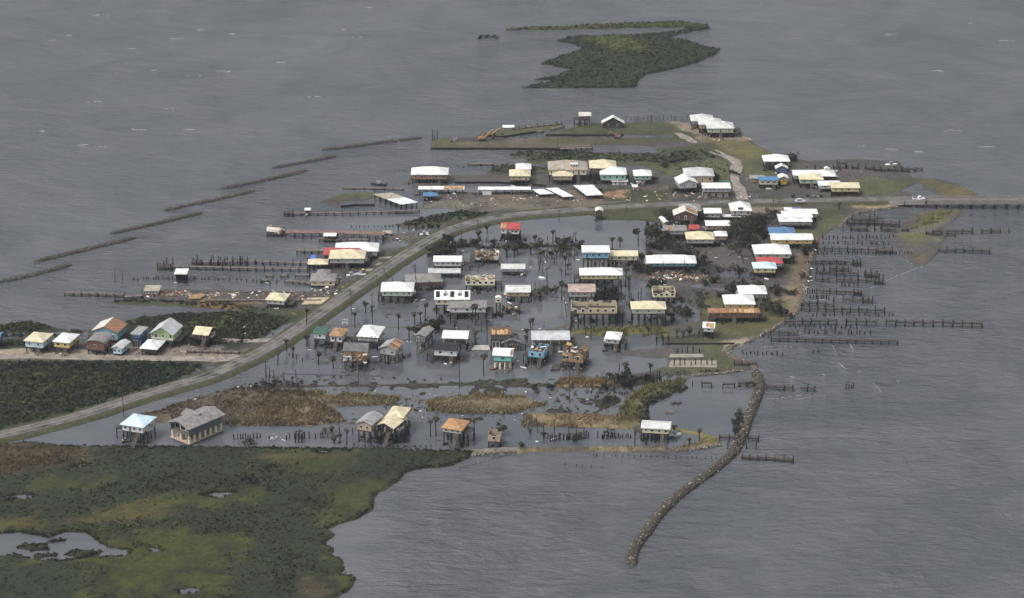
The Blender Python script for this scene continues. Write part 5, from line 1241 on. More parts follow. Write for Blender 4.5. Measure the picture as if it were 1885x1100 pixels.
for pts, hw, lab in [([(1500, 445), (1490, 480), (1483, 515), (1480, 545)], 1.2, 'rocky debris bank below the mangled piers'), ([(1478, 548), (1468, 572), (1440, 594), (1412, 611), (1372, 631)], 1.0, 'rock edge below the orange walled house'), ([(1362, 633), (1340, 643), (1346, 657), (1380, 668), (1393, 681)], 1.5, 'pale rock bank where the curved breakwater begins'),
        ([(1228, 830), (1285, 826), (1328, 819)], .8, 'pale rock edge at the tip of the lagoon spit'), ([(868, 838), (910, 834), (962, 832)], 1.0, 'pale broken concrete edge at the marsh corner'), ([(1272, 692), (1320, 688), (1372, 682)], .8, 'low rock edge along the top of the lagoon'), ([(1655, 381), (1600, 388), (1570, 396), (1545, 418)], .9, 'dark rock edge beside the bridge road')]:
    o = rocks(pts, hw, .7, 16, .15, .34, (.1, .085, .068), .14); o.name = 'rock_bank'; tag(o, lab, 'rock bank')
# -- bay side piers
pier('long pier with a boxy end platform', 'reaching far into the bay', [(318, 489), (440, 492), (566, 494)], 1.7, 3.4, 'full', 1.4, .3, end=(6, 4.5, 0), tall=2.5)
pier('pier lined with empty boat slips', 'behind the long thin pier', [(372, 481), (470, 480), (567, 483)], 1.8, 3.2, 'full', 1.4, .3, end=(4, 4, 0), tall=2.2)
for k, x in enumerate((392, 405, 418, 433, 446)):
    pier('row of tall slip posts', ('nearest the bay end of', 'second along', 'third along', 'fourth along', 'fifth along')[k] + ' the slip lined pier', [(x, 478), (x + 5, 472)], 2.2, 2.0, 'none', 3.2, .5, name='boat_slip')
pier('long red decked pier', 'with close dark pilings and a wrecked end', [(527, 426), (620, 426), (708, 430)], 4.2, 3.4, 'full', 2.4, .1, m=mat('red_brown_deck', (.17, .11, .1), .9, .25, .5))
pier('thin pier carrying a white roofed hut', 'below the tilted boathouse', [(540, 391.5), (660, 390.5), (772, 386)], 1.6, 3.4, 'full', 1.3, .3, end=(4, 3, 0))
pier('low dark jetty', 'beside the drifting wreck', [(632, 345), (690, 345.5), (742, 347)], 1.2, 4, 'full', .8, .15)
pier('short timber pier with tall posts', 'behind the red roofed house', [(547, 460), (600, 460), (640, 462)], 3.0, 3, 'full', 1.5, .4, tall=1.2)
pier('thin pier of the debris strip', 'pointing left across the bay', [(120, 538), (180, 539), (228, 541)], 1.8, 3.6, 'full', 1.4, .3, rail=True)
pier('broken stub pier', 'between the debris strip and thin pier', [(228, 545), (262, 543), (282, 540)], 2.2, 3, 'gaps', 1.2, .2)
pier('low broken dock', 'in front of the wrecked bungalow', [(480, 514), (540, 517), (575, 520)], 2.0, 3, 'gaps', 1.0, .3)
pier('ragged dock', 'left of the little grey outhouse', [(490, 506), (530, 506), (570, 505)], 1.6, 3, 'gaps', 1.0, .3)
pier('dark dock under the white dock shelter', 'beside the red decked pier', [(588, 439), (640, 440), (705, 441)], 2.0, 3.2, 'gaps', 1.4, .3)
pier('straight dock along the debris strip', 'behind the white cottage', [(378, 552), (480, 551), (590, 552)], 1.2, 4, 'full', .9, .15)
pier('dock walk of the far spit', 'running behind the tiny boat hut', [(945, 237), (990, 231), (1035, 226)], 1.2, 3, 'full', 1.2, .9)
pier('angled dock of the far point', 'crossing the canal mouth', [(960, 245), (1000, 240), (1037, 231)], 1.4, 4, 'gaps', 1.1, .4)
pier('canal side dock', 'along the dark mud strip', [(1030, 273), (1060, 272), (1090, 271)], 2.0, 3, 'full', 1.2, .5)
pier('short low jetty in the back canal', 'left of the mangrove knoll', [(862, 301), (885, 300.5), (908, 301)], 1.6, 4, 'full', .8, .1)
pier('lane side dock in the canal', 'below the cream house on thin stilts', [(345, 645), (400, 646), (440, 648)], 1.4, 3, 'full', 1.2, .3, rail=True)
# -- sea side piers, mostly stripped
Q = lambda ref, tail, pts, **k: pier(ref, tail, pts, k.pop('w', 1.15), k.pop('sp', 3.0), k.pop('deck', 'gaps'), k.pop('z', 1.4), k.pop('up', .75), name='ruined_pier', m=M_WOOD, **k)
Q('tangled wide pier', 'upper one, reaching the sandbar', [(1560, 407), (1610, 408), (1655, 411)], w=3.2, tall=1.8, deck='full')
Q('collapsed trestle', 'standing tall behind the tangled wide pier', [(1568, 400), (1600, 401), (1625, 400)], w=3.0, z=2.6, tall=1.5)
Q('tangled narrow pier', 'lower one, reaching the sandbar', [(1552, 419), (1610, 419), (1672, 421)], w=2.2)
Q('straight grey pier', 'ending in a bare platform below the sandbar', [(1504, 456), (1560, 457), (1612, 459)], deck='full', end=(7, 3, 1))
Q('stubby broken pier', 'below the straight grey pier', [(1488, 480), (1540, 480), (1570, 481)], end=(3.2, 3, 1))
Q('broken pier with floating ends', 'opposite the red roof', [(1505, 492), (1540, 492), (1562, 494)], w=1.4)
Q('long broken pier', 'opposite the pale blue roof', [(1490, 498), (1540, 501), (1592, 503)], end=(5, 3, 1), tall=2.0)
Q('pier ending in tall posts', 'opposite the yellow cottage', [(1540, 513), (1580, 514), (1610, 516)], deck='full', end=(3.4, 2.6, 1), tall=2.5)
Q('short inshore pier stub', 'in front of the pier ending in tall posts', [(1502, 512), (1526, 513)])
Q('low pier with a square end', 'opposite the trees', [(1503, 534), (1540, 535), (1572, 536)], end=(3, 3, 1))
Q('detached pier span', 'offshore of the dark brown house', [(1535, 548), (1570, 550), (1588, 551)], tall=1.2, end=(4, 1.6, 1))
Q('sagging inshore pier', 'opposite the dark brown house', [(1474, 558), (1505, 556), (1534, 560)])
Q('complete low pier', 'opposite the round shore bushes', [(1476, 567), (1550, 568), (1628, 570)], deck='full', tall=1.0)
Q('longest ruined pier', 'scattered far out to sea', [(1446, 589), (1540, 590), (1632, 591), (1700, 592), (1808, 594)], w=1.4, sp=3.4, z=1.9)
Q('inshore pier frame', 'above the complete front pier', [(1418, 610), (1468, 611)], w=1.3)
Q('long intact front pier', 'nearest the breaking waves', [(1420, 621), (1530, 624), (1652, 627)], deck='full', w=1.5, z=1.5, up=.2)
Q('lagoon pier frame', 'touching the curved breakwater', [(1275, 703), (1310, 704), (1352, 706)], w=1.2, sp=3.6, z=1.9, up=.1)
Q('broken pier outside the breakwater', 'level with the lagoon pier frame', [(1412, 710), (1460, 712), (1500, 714)], w=1.2, z=1.4)
Q('short pier at the lagoon gate', 'upper one crossing the breakwater', [(1325, 803), (1360, 804), (1396, 805)], w=1.6)
Q('short plank pier', 'lower one crossing the breakwater', [(1340, 817), (1392, 819)], w=1.4)
Q('last pier outside the breakwater', 'low and dark near the lagoon tip', [(1366, 840), (1410, 842), (1460, 846)], w=1.6, deck='full', z=1.0)
Q('pier pointing right from the sandbar', 'upper faint one', [(1716, 424), (1790, 424), (1858, 423)], w=1.3, sp=4)
Q('short pier on the sandbar shoulder', 'below the upper faint pier', [(1705, 428), (1758, 429)], w=1.3)
Q('pier pointing right from the sandbar tip', 'lower one', [(1728, 459), (1775, 459), (1822, 461)], w=1.5)
Q('back shore pier', 'with low broken deck', [(1500, 307), (1580, 306), (1620, 309)], w=1.8, tall=.8)
Q('outer back shore pier', 'reaching past the black mud', [(1610, 310), (1660, 311), (1697, 309)], w=1.8, deck='full')
Q('frame of a boat lift', 'standing on the back shore pier', [(1543, 299), (1558, 299)], w=3, z=3.0, deck='full')
Q('gate pier by the pale rock bank', 'joining breakwater and shore', [(1352, 668), (1392, 668)], w=1.6, deck='full', z=1.0)
# -- free standing pilings
for a in [('above the straight grey pier', 1510, 441, 1655, 437, 20), ('among the posts above the straight grey pier', 1512, 449, 1640, 450, 14), ('just below the straight grey pier', 1500, 468, 1680, 469, 28), ('beside the stubby broken pier', 1500, 487, 1560, 487, 12), ('behind the long broken pier', 1498, 505, 1560, 497, 8),
          ('above the low pier with square end', 1548, 527, 1582, 528, 5, 2.0), ('along the shore by the trees', 1485, 540, 1500, 540, 4, 2.0), ('inshore of the detached span', 1488, 549, 1530, 550, 8), ('below the complete low pier', 1490, 582, 1650, 581, 18), ('just below the longest ruined pier', 1450, 602, 1580, 604, 14),
          ('above the long intact front pier', 1478, 614, 1606, 616, 15, 1.9), ('off the pale rock bank', 1365, 651, 1442, 655, 11), ('alone in the breaking waves', 1490, 650, 1510, 649, 2), ('out beyond the breakwater pier', 1552, 716, 1575, 713, 4, 2.2), ('off the lagoon spit', 1085, 838, 1345, 845, 24, .7), ('in open water under the marsh corner', 1033, 855, 1112, 861, 5, .9), ('angling out from the marsh corner', 846, 862, 935, 838, 16, .4),
          ('in the bay left of the tall boat shelter', 240, 516, 322, 514, 13, 1.4), ('in the bay right of the tall boat shelter', 350, 514, 425, 516, 9, 1.2), ('before the debris strip', 430, 515, 500, 524, 7, 1.3), ('left of the debris strip', 172, 547, 230, 548, 6, .8), ('off the western canal house', 722, 316, 765, 316, 7, 1.5), ('in the back canal', 842, 309, 900, 309, 7, 1.2),
          ('along the far shore', 1150, 222, 1270, 220, 18, 2.2), ('before the tall dark dolphin posts', 640, 419, 730, 416, 10, .8), ('near the road palms', 700, 420, 748, 412, 7, .8), ('in the front canal beside the grey columns', 430, 808, 480, 806, 10, 1.8), ('in the front canal left of centre', 520, 808, 610, 806, 10, 2.0), ('in the front canal centre', 1012, 812, 1085, 806, 20, 2.4), ('in the front canal right of centre', 1105, 808, 1165, 806, 12, 1.6),
          ('beside the flood wreckage heap', 1040, 470, 1065, 470, 5, 1.6), ('at the road edge of the flood', 528, 652, 560, 668, 4, 1.6), ('at the top of the lagoon spit', 1180, 712, 1215, 700, 7, 3.2), ('by the shore of the orange walled house', 1400, 620, 1416, 622, 3, 1.6), ('on the slab behind the lagoon', 1195, 708, 1232, 706, 6, 2.6)]:
    loose(a[0], *a[1:5], a[5], a[6] if len(a) > 6 else 1.5)
# tall mooring posts at the dock spit
for k, (px, yb, yt) in enumerate([(796, 259, 238), (800, 259, 249), (805, 258, 240)]):
    x, y = G(px, yb); put_ = put('mooring_post', PILE_ME, None, (x, y, -.8), (0, 0, 0), (1.1, 1.1, height_at(y, yt) + .8)); tag(put_, ('leftmost', 'middle, shortest', 'rightmost')[k] + ' tall mooring post at the dock spit tip', 'mooring post', 'tall mooring posts')
for pts, t in [([(793, 275), (900, 275), (1046, 276)], 'along the dark mud strip'), ([(1004, 250), (1100, 250.5), (1148, 250)], 'below the far grassy point'), ([(838, 337.5), (920, 337.5), (1005, 343.5)], 'behind the long white dock shed'), ([(1226, 635), (1290, 635.5), (1352, 635)], 'below the flooded grass'), ([(880, 254.5), (925, 253.5), (985, 244.5)], 'under the dock spit'), ([(628, 382), (655, 379), (690, 379)], 'beside the tilted boathouse'), ([(1462, 293), (1450, 291)], 'at the back shore')]: bulkhead(t, pts)
tag(FAR_PILES.obj('pilings', M_PILE), 'scattered small far pilings in the shallows', None, None, 'stuff')
# ================================================================ PALMS, TREES, POLES, BOATS, MACHINES, SLABS
for a in '''733,427,410 753,424,404 766,422,408 778,423,413 789,420,409 796,420,409 806,421,411 932,473,453 947,469,449 953,469,448 977,469,449 993,496,460 907,462,447 888,463,449 897,429,411 985,447,430 782,598,556 763,598,573
981,598,583 896,600,587 993,553,531 1018,447,421 1127,461,435 1141,455,437 1175,453,422 1190,461,431 1198,436,414 1206,442,413 1002,473,458 1012,477,459 1024,473,456 1031,471,442 1045,496,482 1034,553,518 565,638,614 673,575,554 684,572,559 614,679,656 876,634,607 890,691,650
933,616,598 978,613,585 971,629,602 967,645,615 1246,624,603 1258,622,605 1269,621,601 1298,526,514 1305,505,488 1422,413,396 1545,386,370 1459,366,355 1486,366,356 1511,366,356 599,798,784 610,796,784 638,818,787 626,816,796 616,816,800 976,799,789 1001,806,795 1241,797,780 1287,811,787 1269,818,804 961,826,814 511,672,645
540,655,634 528,646,622 1113,803,793 1016,476,462 1036,474,458'''.split():
    palm(*[float(x) for x in a.split(',')], lean=R(random.choice((0, 0, 2, -3, 4))))
for a in '''797,470,452 810,466,447 822,470,447 834,470,448 803,476,462 951,456,446 1005,538,528 1014,538,529 1024,538,528 993,539,529 1202,531,514 1171,501,481 1128,557,530 1122,550,528 797,612,585 789,606,590 846,560,548 1122,697,684 1140,705,687 1155,707,686 1148,712,698 1178,701,691 1190,702,690
1360,512,486 1256,472,459 1219,462,446 1200,440,412 1212,444,414 1226,452,440 1352,432,409 1376,424,404 1362,446,424 1345,440,420 1389,452,440 1350,538,519 1372,536,515 1392,534,519 1407,536,519 1324,549,537 1438,583,561 1430,578,564 1410,570,561 1460,298,281 1453,299,288 1404,440,428 1426,402,390 1182,501,484 1141,580,565 1136,582,564
1084,580,568 917,803,786 1048,535,522 1060,533,520 765,613,598 1225,410,394 1238,403,388 1285,404,388 1290,438,428 1245,470,462 1275,474,464 1418,452,444 1490,462,448 1480,470,456 936,460,450 969,457,448 1030,456,446 880,458,449 862,455,447 1066,459,450 1236,585,570 1262,580,566 1272,584,571
850,822,812 1362,778,768 1357,796,785 1376,712,700 1148,331,317 1203,336,322 1095,340,328 1312,330,318 1320,334,322 1350,322,312 700,816,803 745,812,797 727,816,806 1208,800,792 1110,718,706 490,712,700 505,710,699 470,716,706 530,708,700 548,712,703 1010,716,705 985,720,708 1120,740,728
450,820,810 462,818,806 1060,812,802 1098,356,346 1238,300,290 1225,308,298'''.split():
    tree(*[float(x) for x in a.split(',')])
def clear(px, py): return not any(abs(px - q[0]) < 26 and -14 < py - q[1] < 22 for q in REFS)
rw = random.Random(21)
for (x0, x1, y0, y1, n, hh) in [(1195, 1300, 398, 468, 22, 4.5), (1335, 1400, 400, 462, 16, 4.5), (1150, 1235, 470, 512, 6, 3.5), (1240, 1300, 458, 492, 9, 3.5), (1395, 1425, 388, 450, 6, 4), (1090, 1150, 540, 598, 6, 4), (1230, 1345, 500, 590, 10, 3), (795, 850, 446, 472, 5, 3.6), (1400, 1480, 505, 590, 8, 2.6), (850, 1130, 449, 462, 12, 2.8)]:
    for _ in range(n):
        px, py = rw.uniform(x0, x1), rw.uniform(y0, y1)
        if clear(px, py): h_ = hh * rw.uniform(.6, 1.3); tree(px, py, py - h_ * scale_at(px, py) * .93)
for (x0, x1, y0, y1, n) in [(985, 1062, 446, 492, 22), (560, 700, 640, 680, 7), (760, 900, 590, 630, 10), (880, 1180, 500, 560, 16), (1100, 1200, 530, 560, 8), (1195, 1300, 400, 470, 12), (780, 980, 455, 520, 10), (960, 1160, 600, 640, 8), (595, 760, 795, 816, 8), (960, 1160, 795, 816, 6), (1080, 1180, 690, 725, 6), (460, 560, 690, 720, 7)]:
    for _ in range(n):
        px, py = rw.uniform(x0, x1), rw.uniform(y0, y1)
        if clear(px, py): dead_tree(px, py, rw.uniform(2.2, 6.0))
for (x0, x1, y0, y1, n) in [(560, 700, 580, 680, 5), (700, 900, 585, 640, 9), (880, 1060, 440, 520, 10), (900, 1060, 590, 645, 7), (1060, 1180, 520, 600, 8), (1190, 1300, 400, 500, 10), (1310, 1420, 400, 500, 7), (1180, 1300, 590, 640, 4), (600, 880, 798, 816, 6), (1100, 1200, 690, 720, 4)]:
    for _ in range(n):
        px, py = rw.uniform(x0, x1), rw.uniform(y0, y1)
        if clear(px, py): h_ = rw.uniform(3.5, 8.5); palm(px, py, py - h_ * scale_at(px, py) * .93, lean=R(rw.uniform(-5, 5)))
for a in '''647,580,647,533,1 686,598,686,539,1 701,538,692,505,1 716,512,705,493,1 723,519,720,499,0 771,543,761,486,1 765,499,765,484,0 1290,584,1290,540,1 1370,487,1364,458,1 1422,417,1422,366,1 1410,406,1410,377,1 1220,509,1220,480,0 1259,506,1259,476,0 1335,534,1335,512,0 1446,421,1446,403,0 1051,489,1051,453,1
999,506,999,466,1 1007,528,1007,493,1 1044,583,1037,535,1 1153,390,1153,370,1 1029,408,1029,387,1 660,706,660,669,1 846,715,846,667,1 1048,742,1048,666,1 990,796,988,764,0 1168,822,1168,785,0 228,767,228,722,1 490,704,490,664,1 966,264,966,247,0 1026,272,1026,254,0 987,254,987,244,0 1199,228,1199,211,1 1293,256,1293,232,0 897,636,897,584,1 880,420,880,404,1
1140,700,1140,690,0 1252,707,1252,677,0 1300,404,1300,384,1 1345,374,1345,352,1 850,447,850,424,1 1163,366,1163,348,0 310,495,310,470,0 212,520,212,497,0 226,520,226,498,0 262,543,262,528,0'''.split():
    f = [float(x) for x in a.split(',')]; pole(*f[:4], bool(f[4]))
boat('white motorboat stranded on grass', 'left of two by the wrecked bungalow', 646, 509, 4.2, 12, 8)
boat('white sailing dinghy stranded on grass', 'right of two by the wrecked bungalow', 664, 507, 4.5, -20, -14)
boat('white skiff adrift', 'in the flood near the low grey house', 998, 514, 3.2, -35, 6, cabin=False)
boat('white boat hauled out', 'by the roadside wreckage', 780, 433, 4.5, 30, 12)
boat('white skiff in the front canal', 'right of the grey modern house', 504, 809, 2.8, 20, 0)
boat('small white skiff', 'tied at the butter coloured cottage', 1242, 803, 4.5, 10, 0)
boat('white overturned skiff', 'beside the turquoise house', 964, 676, 2.6, -30, 160, cabin=False)
boat('small white boat on a lift', 'end of the back shore pier', 1640, 305, 6, 8, 0)
boat('wrecked dark barge', 'drifting off the tilted boathouse', 697, 341, 7, 178, 6, 'dbrown')
boat('swamped dark skiff', 'on the mud strip by the dock spit', 838, 262, 4.5, 40, 0, 'dgrey')
vehicle('white pickup truck', 'driving on the bridge', 1691, 367.5, 2.5, 3, 'white', True)
vehicle('silver car', 'on the road before the bridge', 1473, 372.5, 1.05, 1, 'lgrey', False)
vehicle('dark pickup truck', 'parked by the small palms near the bridge road', 1497, 366, .4, 15, 'dgrey', True)
excavator('orange excavator with raised boom', 'at the foot of the dock spit', 888, 258, .7, 20, .85, (.3, .18, .07))
excavator('second orange digger', 'higher on the dock spit', 905, 249, .8, 8, .8, (.3, .21, .09))
excavator('yellow digger', 'under the little white gabled hut', 1440, 341, .35, 190, .8, (.5, .33, .04))
excavator('brown digger', 'on the far grassy strip below the dark barn house', 1136, 254, .6, 170, .7, (.2, .12, .09), True)
M_SLAB = mat('pale_slab', (.25, .225, .18), .9, .25, .7)
slab('pale concrete slab', 'rear one of two behind the lagoon', [(1234, 651), (1294, 651), (1296, 657), (1232, 657)], .55, M_SLAB)
slab('pale concrete slab', 'front one of two behind the lagoon', [(1235, 663), (1319, 663), (1320, 675), (1231, 675)], .6, M_SLAB)
loose('on the front concrete slab', 1236, 674, 1316, 674, 8, 3.2, .1); loose('on the rear concrete slab', 1240, 652, 1292, 650, 5, 2.6, .1)
slab('grey concrete pad with round pool rim', 'in the flood left of the dark grey ruin', [(873, 635), (900, 635), (902, 643), (868, 643)], .5, M_CONC)
slab('tan collapsed roof lying flat', 'beside the white cottage at the road', [(566, 547.5), (607, 547), (592, 558.5), (555, 559)], .9, mat('tan_roof_sheet', (.42, .34, .23), .9, .3, .5), 'fallen_roof', 'roof')
slab('brown collapsed roof', 'on the debris strip by the fishing camp', [(352, 543), (368, 539), (379, 542), (368, 549), (346, 549)], 1.0, M_PLYD, 'fallen_roof', 'roof')
slab('green floor panel', 'on the lot beside the concrete garage', [(1314, 332), (1346, 332), (1345, 337), (1311, 337)], .5, mat('green_floor', (.05, .13, .075), .9, .2), 'floor_panel', 'floor')
slab('pale drive pad', 'below the long white house with tan panel', [(1340, 617), (1380, 616), (1376, 622), (1318, 623)], .5, M_SLAB) if False else None
slab('pale concrete driveway', 'between road and the big cream hip house', [(697, 483), (742, 482), (732, 486.5), (690, 487)], .75, M_SLAB, 'driveway', 'driveway')
slab('lower pale concrete driveway', 'in front of the big cream hip house', [(676, 494), (720, 493), (710, 498), (672, 498)], .75, M_SLAB, 'driveway', 'driveway')
slab('upper pale concrete driveway', 'behind the big cream hip house', [(695, 472), (752, 471), (746, 474.5), (697, 475)], .75, M_SLAB, 'driveway', 'driveway')
slab('blue tarpaulin', 'spread on the red roofed house deck', [(573, 468), (582, 469), (581, 476), (571, 475)], 2.6, mat('tarpaulin', PAL['tarp'], .6, .2), 'tarpaulin', 'tarpaulin', .8)
slab('dark blue tarpaulin', 'beside the small white shed roof', [(1459, 381), (1472, 381), (1474, 387), (1460, 387)], 2.2, mat('tarpaulin_dark', (.09, .11, .26), .6, .2), 'tarpaulin', 'tarpaulin', 1.6)
for k, (c, l) in enumerate([([(1225, 754), (1239, 754), (1241, 759), (1226, 759)], 'pale drifting dock float'), ([(1234, 741), (1242, 738), (1245, 739.5), (1238, 743)], 'left arm of the broken dark float'), ([(1245, 739.5), (1253, 738), (1255, 740), (1246, 743.5)], 'right arm of the broken dark float')]):
    slab(l, 'in the lagoon', c, .45, M_DECK if k == 0 else M_WOOD, 'dock_float', 'float', .7)
slab('dark drifting raft', 'between the blue house and brown ruin', [(1018, 670), (1032, 669), (1030, 679), (1013, 680)], .7, M_WOOD, 'raft', 'raft', .6)
def timber_frame(ref, tail, x0, x1, yt, yb, dep=5):
    xm = (x0 + x1) / 2; Y0 = G(xm, yb)[1]; s = scale_at(xm, yb); w = (x1 - x0) / s; z = height_at(Y0, yt); o = empty('timber_frame', G(xm, yb)[0], Y0 + dep / 2); tag(o, ref + ' ' + tail, 'frame')
    n = max(3, round(w / 1.8))
    for i in range(n):
        for j in (-1, 1): put('piling', PILE_ME, o, (-w / 2 + w * i / (n - 1), j * dep / 2, -.8), (random.gauss(0, .02), random.gauss(0, .02), 0), (1, 1, z + .8 + random.uniform(-.4, .8)))
    for j in (-1, 1): b = MB(); b.box((0, j * dep / 2, z - .3), (w, .2, .3)); b.obj('beam', M_WOOD, o)
    for i in range(n): b = MB(); b.box((-w / 2 + w * i / (n - 1), 0, z - .05), (.18, dep, .2)); b.obj('joist', M_WOOD, o)
timber_frame('bare dark timber frame', 'at the end of the grass bulkhead', 1209, 1231, 620, 636)
timber_frame('bare timber frame', 'in the front canal below the reeds', 1048, 1076, 797, 808)
timber_frame('small bare timber frame', 'in the front canal left of the crowd of stripped palms', 544, 556, 799, 815, 3)
timber_frame('leaning timber frame', 'in the front canal right of centre', 1120, 1132, 796, 804, 3)
def sign():
    x, y = G(635, 597); o = empty('sign_board', x, y, 0, R(8)); tag(o, 'empty white framed sign board standing in the flood by the road', 'sign'); zt = height_at(y, 587)
    for sx in (-1, 1): put('post', WPOST_ME, o, (sx * .95, 0, -.8), (0, 0, 0), (1, 1, zt + .8))
    for z in (zt - .1, zt * .35): b = MB(); b.box((0, 0, z), (2.1, .12, .14)); b.obj('rail', M_WHITE, o)
    b = MB(); b.box((0, .02, zt * .68), (1.75, .05, zt * .5)); b.obj('panel', mat('sign_grey', (.3, .31, .32), .7, .1), o)
sign()
def wreck_end():
    x, y = G(508, 432); o = empty('wrecked_pavilion', x, y, 0, R(-8)); tag(o, 'smashed white pavilion on the end of the red decked pier', 'ruin')
    b = MB(); b.box((0, 0, 1.3), (7, 6, .4)); b.obj('floor_deck', M_WOOD, o)
    b = MB(); scrap(b, 40, 6.5, 5, 1.8, 4); b.obj('broken_framing', M_SCRAP, o, (0, 0, 1.5))
    b = MB(); b.box((0, 0, 0), (6, 2.6, .12), .2, 0, .5, .15); b.obj('fallen_roof_sheet', RM('offw'), o, (-.5, -1, 2.6)); b = MB(); b.box((0, 0, 0), (3, 2.2, .12), -.3, 0, -.4, .2); b.obj('fallen_roof_sheet', RM('offw'), o, (2.6, .8, 2.4))
    for i in range(4):
        for j in range(3): put('piling', PILE_ME, o, (-3 + 2 * i, -2.5 + 2.5 * j, -.8), (0, 0, 0), (1, 1, 2.1))
wreck_end()
finish_labels()
# ================================================================ WHAT NOBODY COULD COUNT: mangrove, reeds, litter, foam
def scatter(polys, dens, holes=(), seed=1):
    out = []
    rg = np.random.default_rng(seed)
    for p in polys:
        g = GP(p); lo, hi = g.min(0), g.max(0); n = int((hi - lo).prod() * dens)
        X = rg.uniform(lo[0], hi[0], n); Y = rg.uniform(lo[1], hi[1], n)
        k = signed(X, Y, g) > .3
        out.append(np.stack([X[k], Y[k]], 1))
    P = np.vstack(out)
    for h in holes:
        P = P[signed(P[:, 0], P[:, 1], GP(h)) < .2]
    return P
def leaf_clumps(name, P, r, z0, col, K, flat=.75, leaf=.5, m=None, seed=5, lab=None):
    rg = np.random.default_rng(seed); n = len(P)
    d = rg.normal(0, 1, (n, K, 3)); d[..., 2] = np.abs(d[..., 2]); d /= np.linalg.norm(d, axis=2, keepdims=True)
    C_ = d * (rg.uniform(.35, 1.0, (n, K, 1)) * r[:, None, None]); C_[..., 2] *= flat
    C_[..., 0] += P[:, None, 0]; C_[..., 1] += P[:, None, 1]; C_[..., 2] += z0
    nr = d + rg.normal(0, .55, (n, K, 3)); nr /= np.linalg.norm(nr, axis=2, keepdims=True)
    a = np.cross(nr, rg.normal(0, 1, (n, K, 3))); a /= np.linalg.norm(a, axis=2, keepdims=True) + 1e-9; b = np.cross(nr, a)
    s = (leaf * r)[:, None, None] * rg.uniform(.6, 1.3, (n, K, 1)); b = b * rg.uniform(.5, .9, (n, K, 1))
    V = np.stack([C_ + a * s, C_ + b * s, C_ - a * s, C_ - b * s], 2).reshape(-1, 3)
    F = np.arange(len(V)).reshape(-1, 4)
    col = np.repeat((col[:, None, :] * rg.uniform(.6, 1.45, (n, K, 1))).reshape(-1, 3), 4, 0)
    o = mesh_np(name, V, F, np.clip(col, .003, 1), m or M_LEAF, False)
    return tag(o, lab, None, None, 'stuff')
def tint(P, base, alt, sc, seed, thr=.0):
    n = fbm(P[:, 0], P[:, 1], sc, seed); w = np.clip((n - thr) * 4 + .5, 0, 1)[:, None]
    return np.array(base) * (1 - w) + np.array(alt) * w, w[:, 0]
# front marsh: dark mangrove over lime and brown grass
MP = [MARSH[0][0]] + [q[0] for q in POND_ISLETS]
def mask_lime(P):
    m = np.zeros(len(P)); nn = fbm(P[:, 0], P[:, 1], 11, 4) * 6 + fbm(P[:, 0], P[:, 1], 3, 8) * 4
    for p, *_ in MZ: m = np.maximum(m, np.clip((signed(P[:, 0], P[:, 1], GP(p)) + nn) / 3 + .3, 0, 1))
    return m
P = np.vstack([scatter([MARSH[0][0]], 1.5, [p for p, _ in PONDS], 3), scatter([q[0] for q in POND_ISLETS], 1.6, [], 4)])
P = P[P[:, 1] > 500]
lm = mask_lime(P); big = fbm(P[:, 0], P[:, 1], 18, 12); mid = fbm(P[:, 0], P[:, 1], 5, 14)
lime = np.clip(lm * .75 + big * .5 + mid * .3, 0, 1)
P = P[RNG.random(len(P)) > lime * .55]
lm = mask_lime(P); big = fbm(P[:, 0], P[:, 1], 18, 12); mid = fbm(P[:, 0], P[:, 1], 5, 14)
lime = np.clip(lm * .75 + big * .5 + mid * .3, 0, 1)[:, None]
dk, w = tint(P, (.010, .013, .006), (.018, .021, .009), 8, 19)
br, w = tint(P, (.032, .038, .010), (.04, .034, .015), 12, 23, .15)
c = dk * (1 - lime) + br * lime
leaf_clumps('mangrove', P, RNG.uniform(.4, .95, len(P)) * (.95 - .45 * lime[:, 0]), .28, c, 13, .6, .42, lab='dark mangrove and olive green marsh scrub')
P = scatter([MARSH[0][0]], .9, [p for p, _ in PONDS], 9); P = P[P[:, 1] > 500]; lm = mask_lime(P); P = P[lm > .3]
c, w = tint(P, (.034, .042, .011), (.046, .04, .017), 9, 23)
leaf_clumps('marsh_grass', P, RNG.uniform(.3, .7, len(P)), .22, c, 8, .5, .5, lab='lime and tan marsh grass')
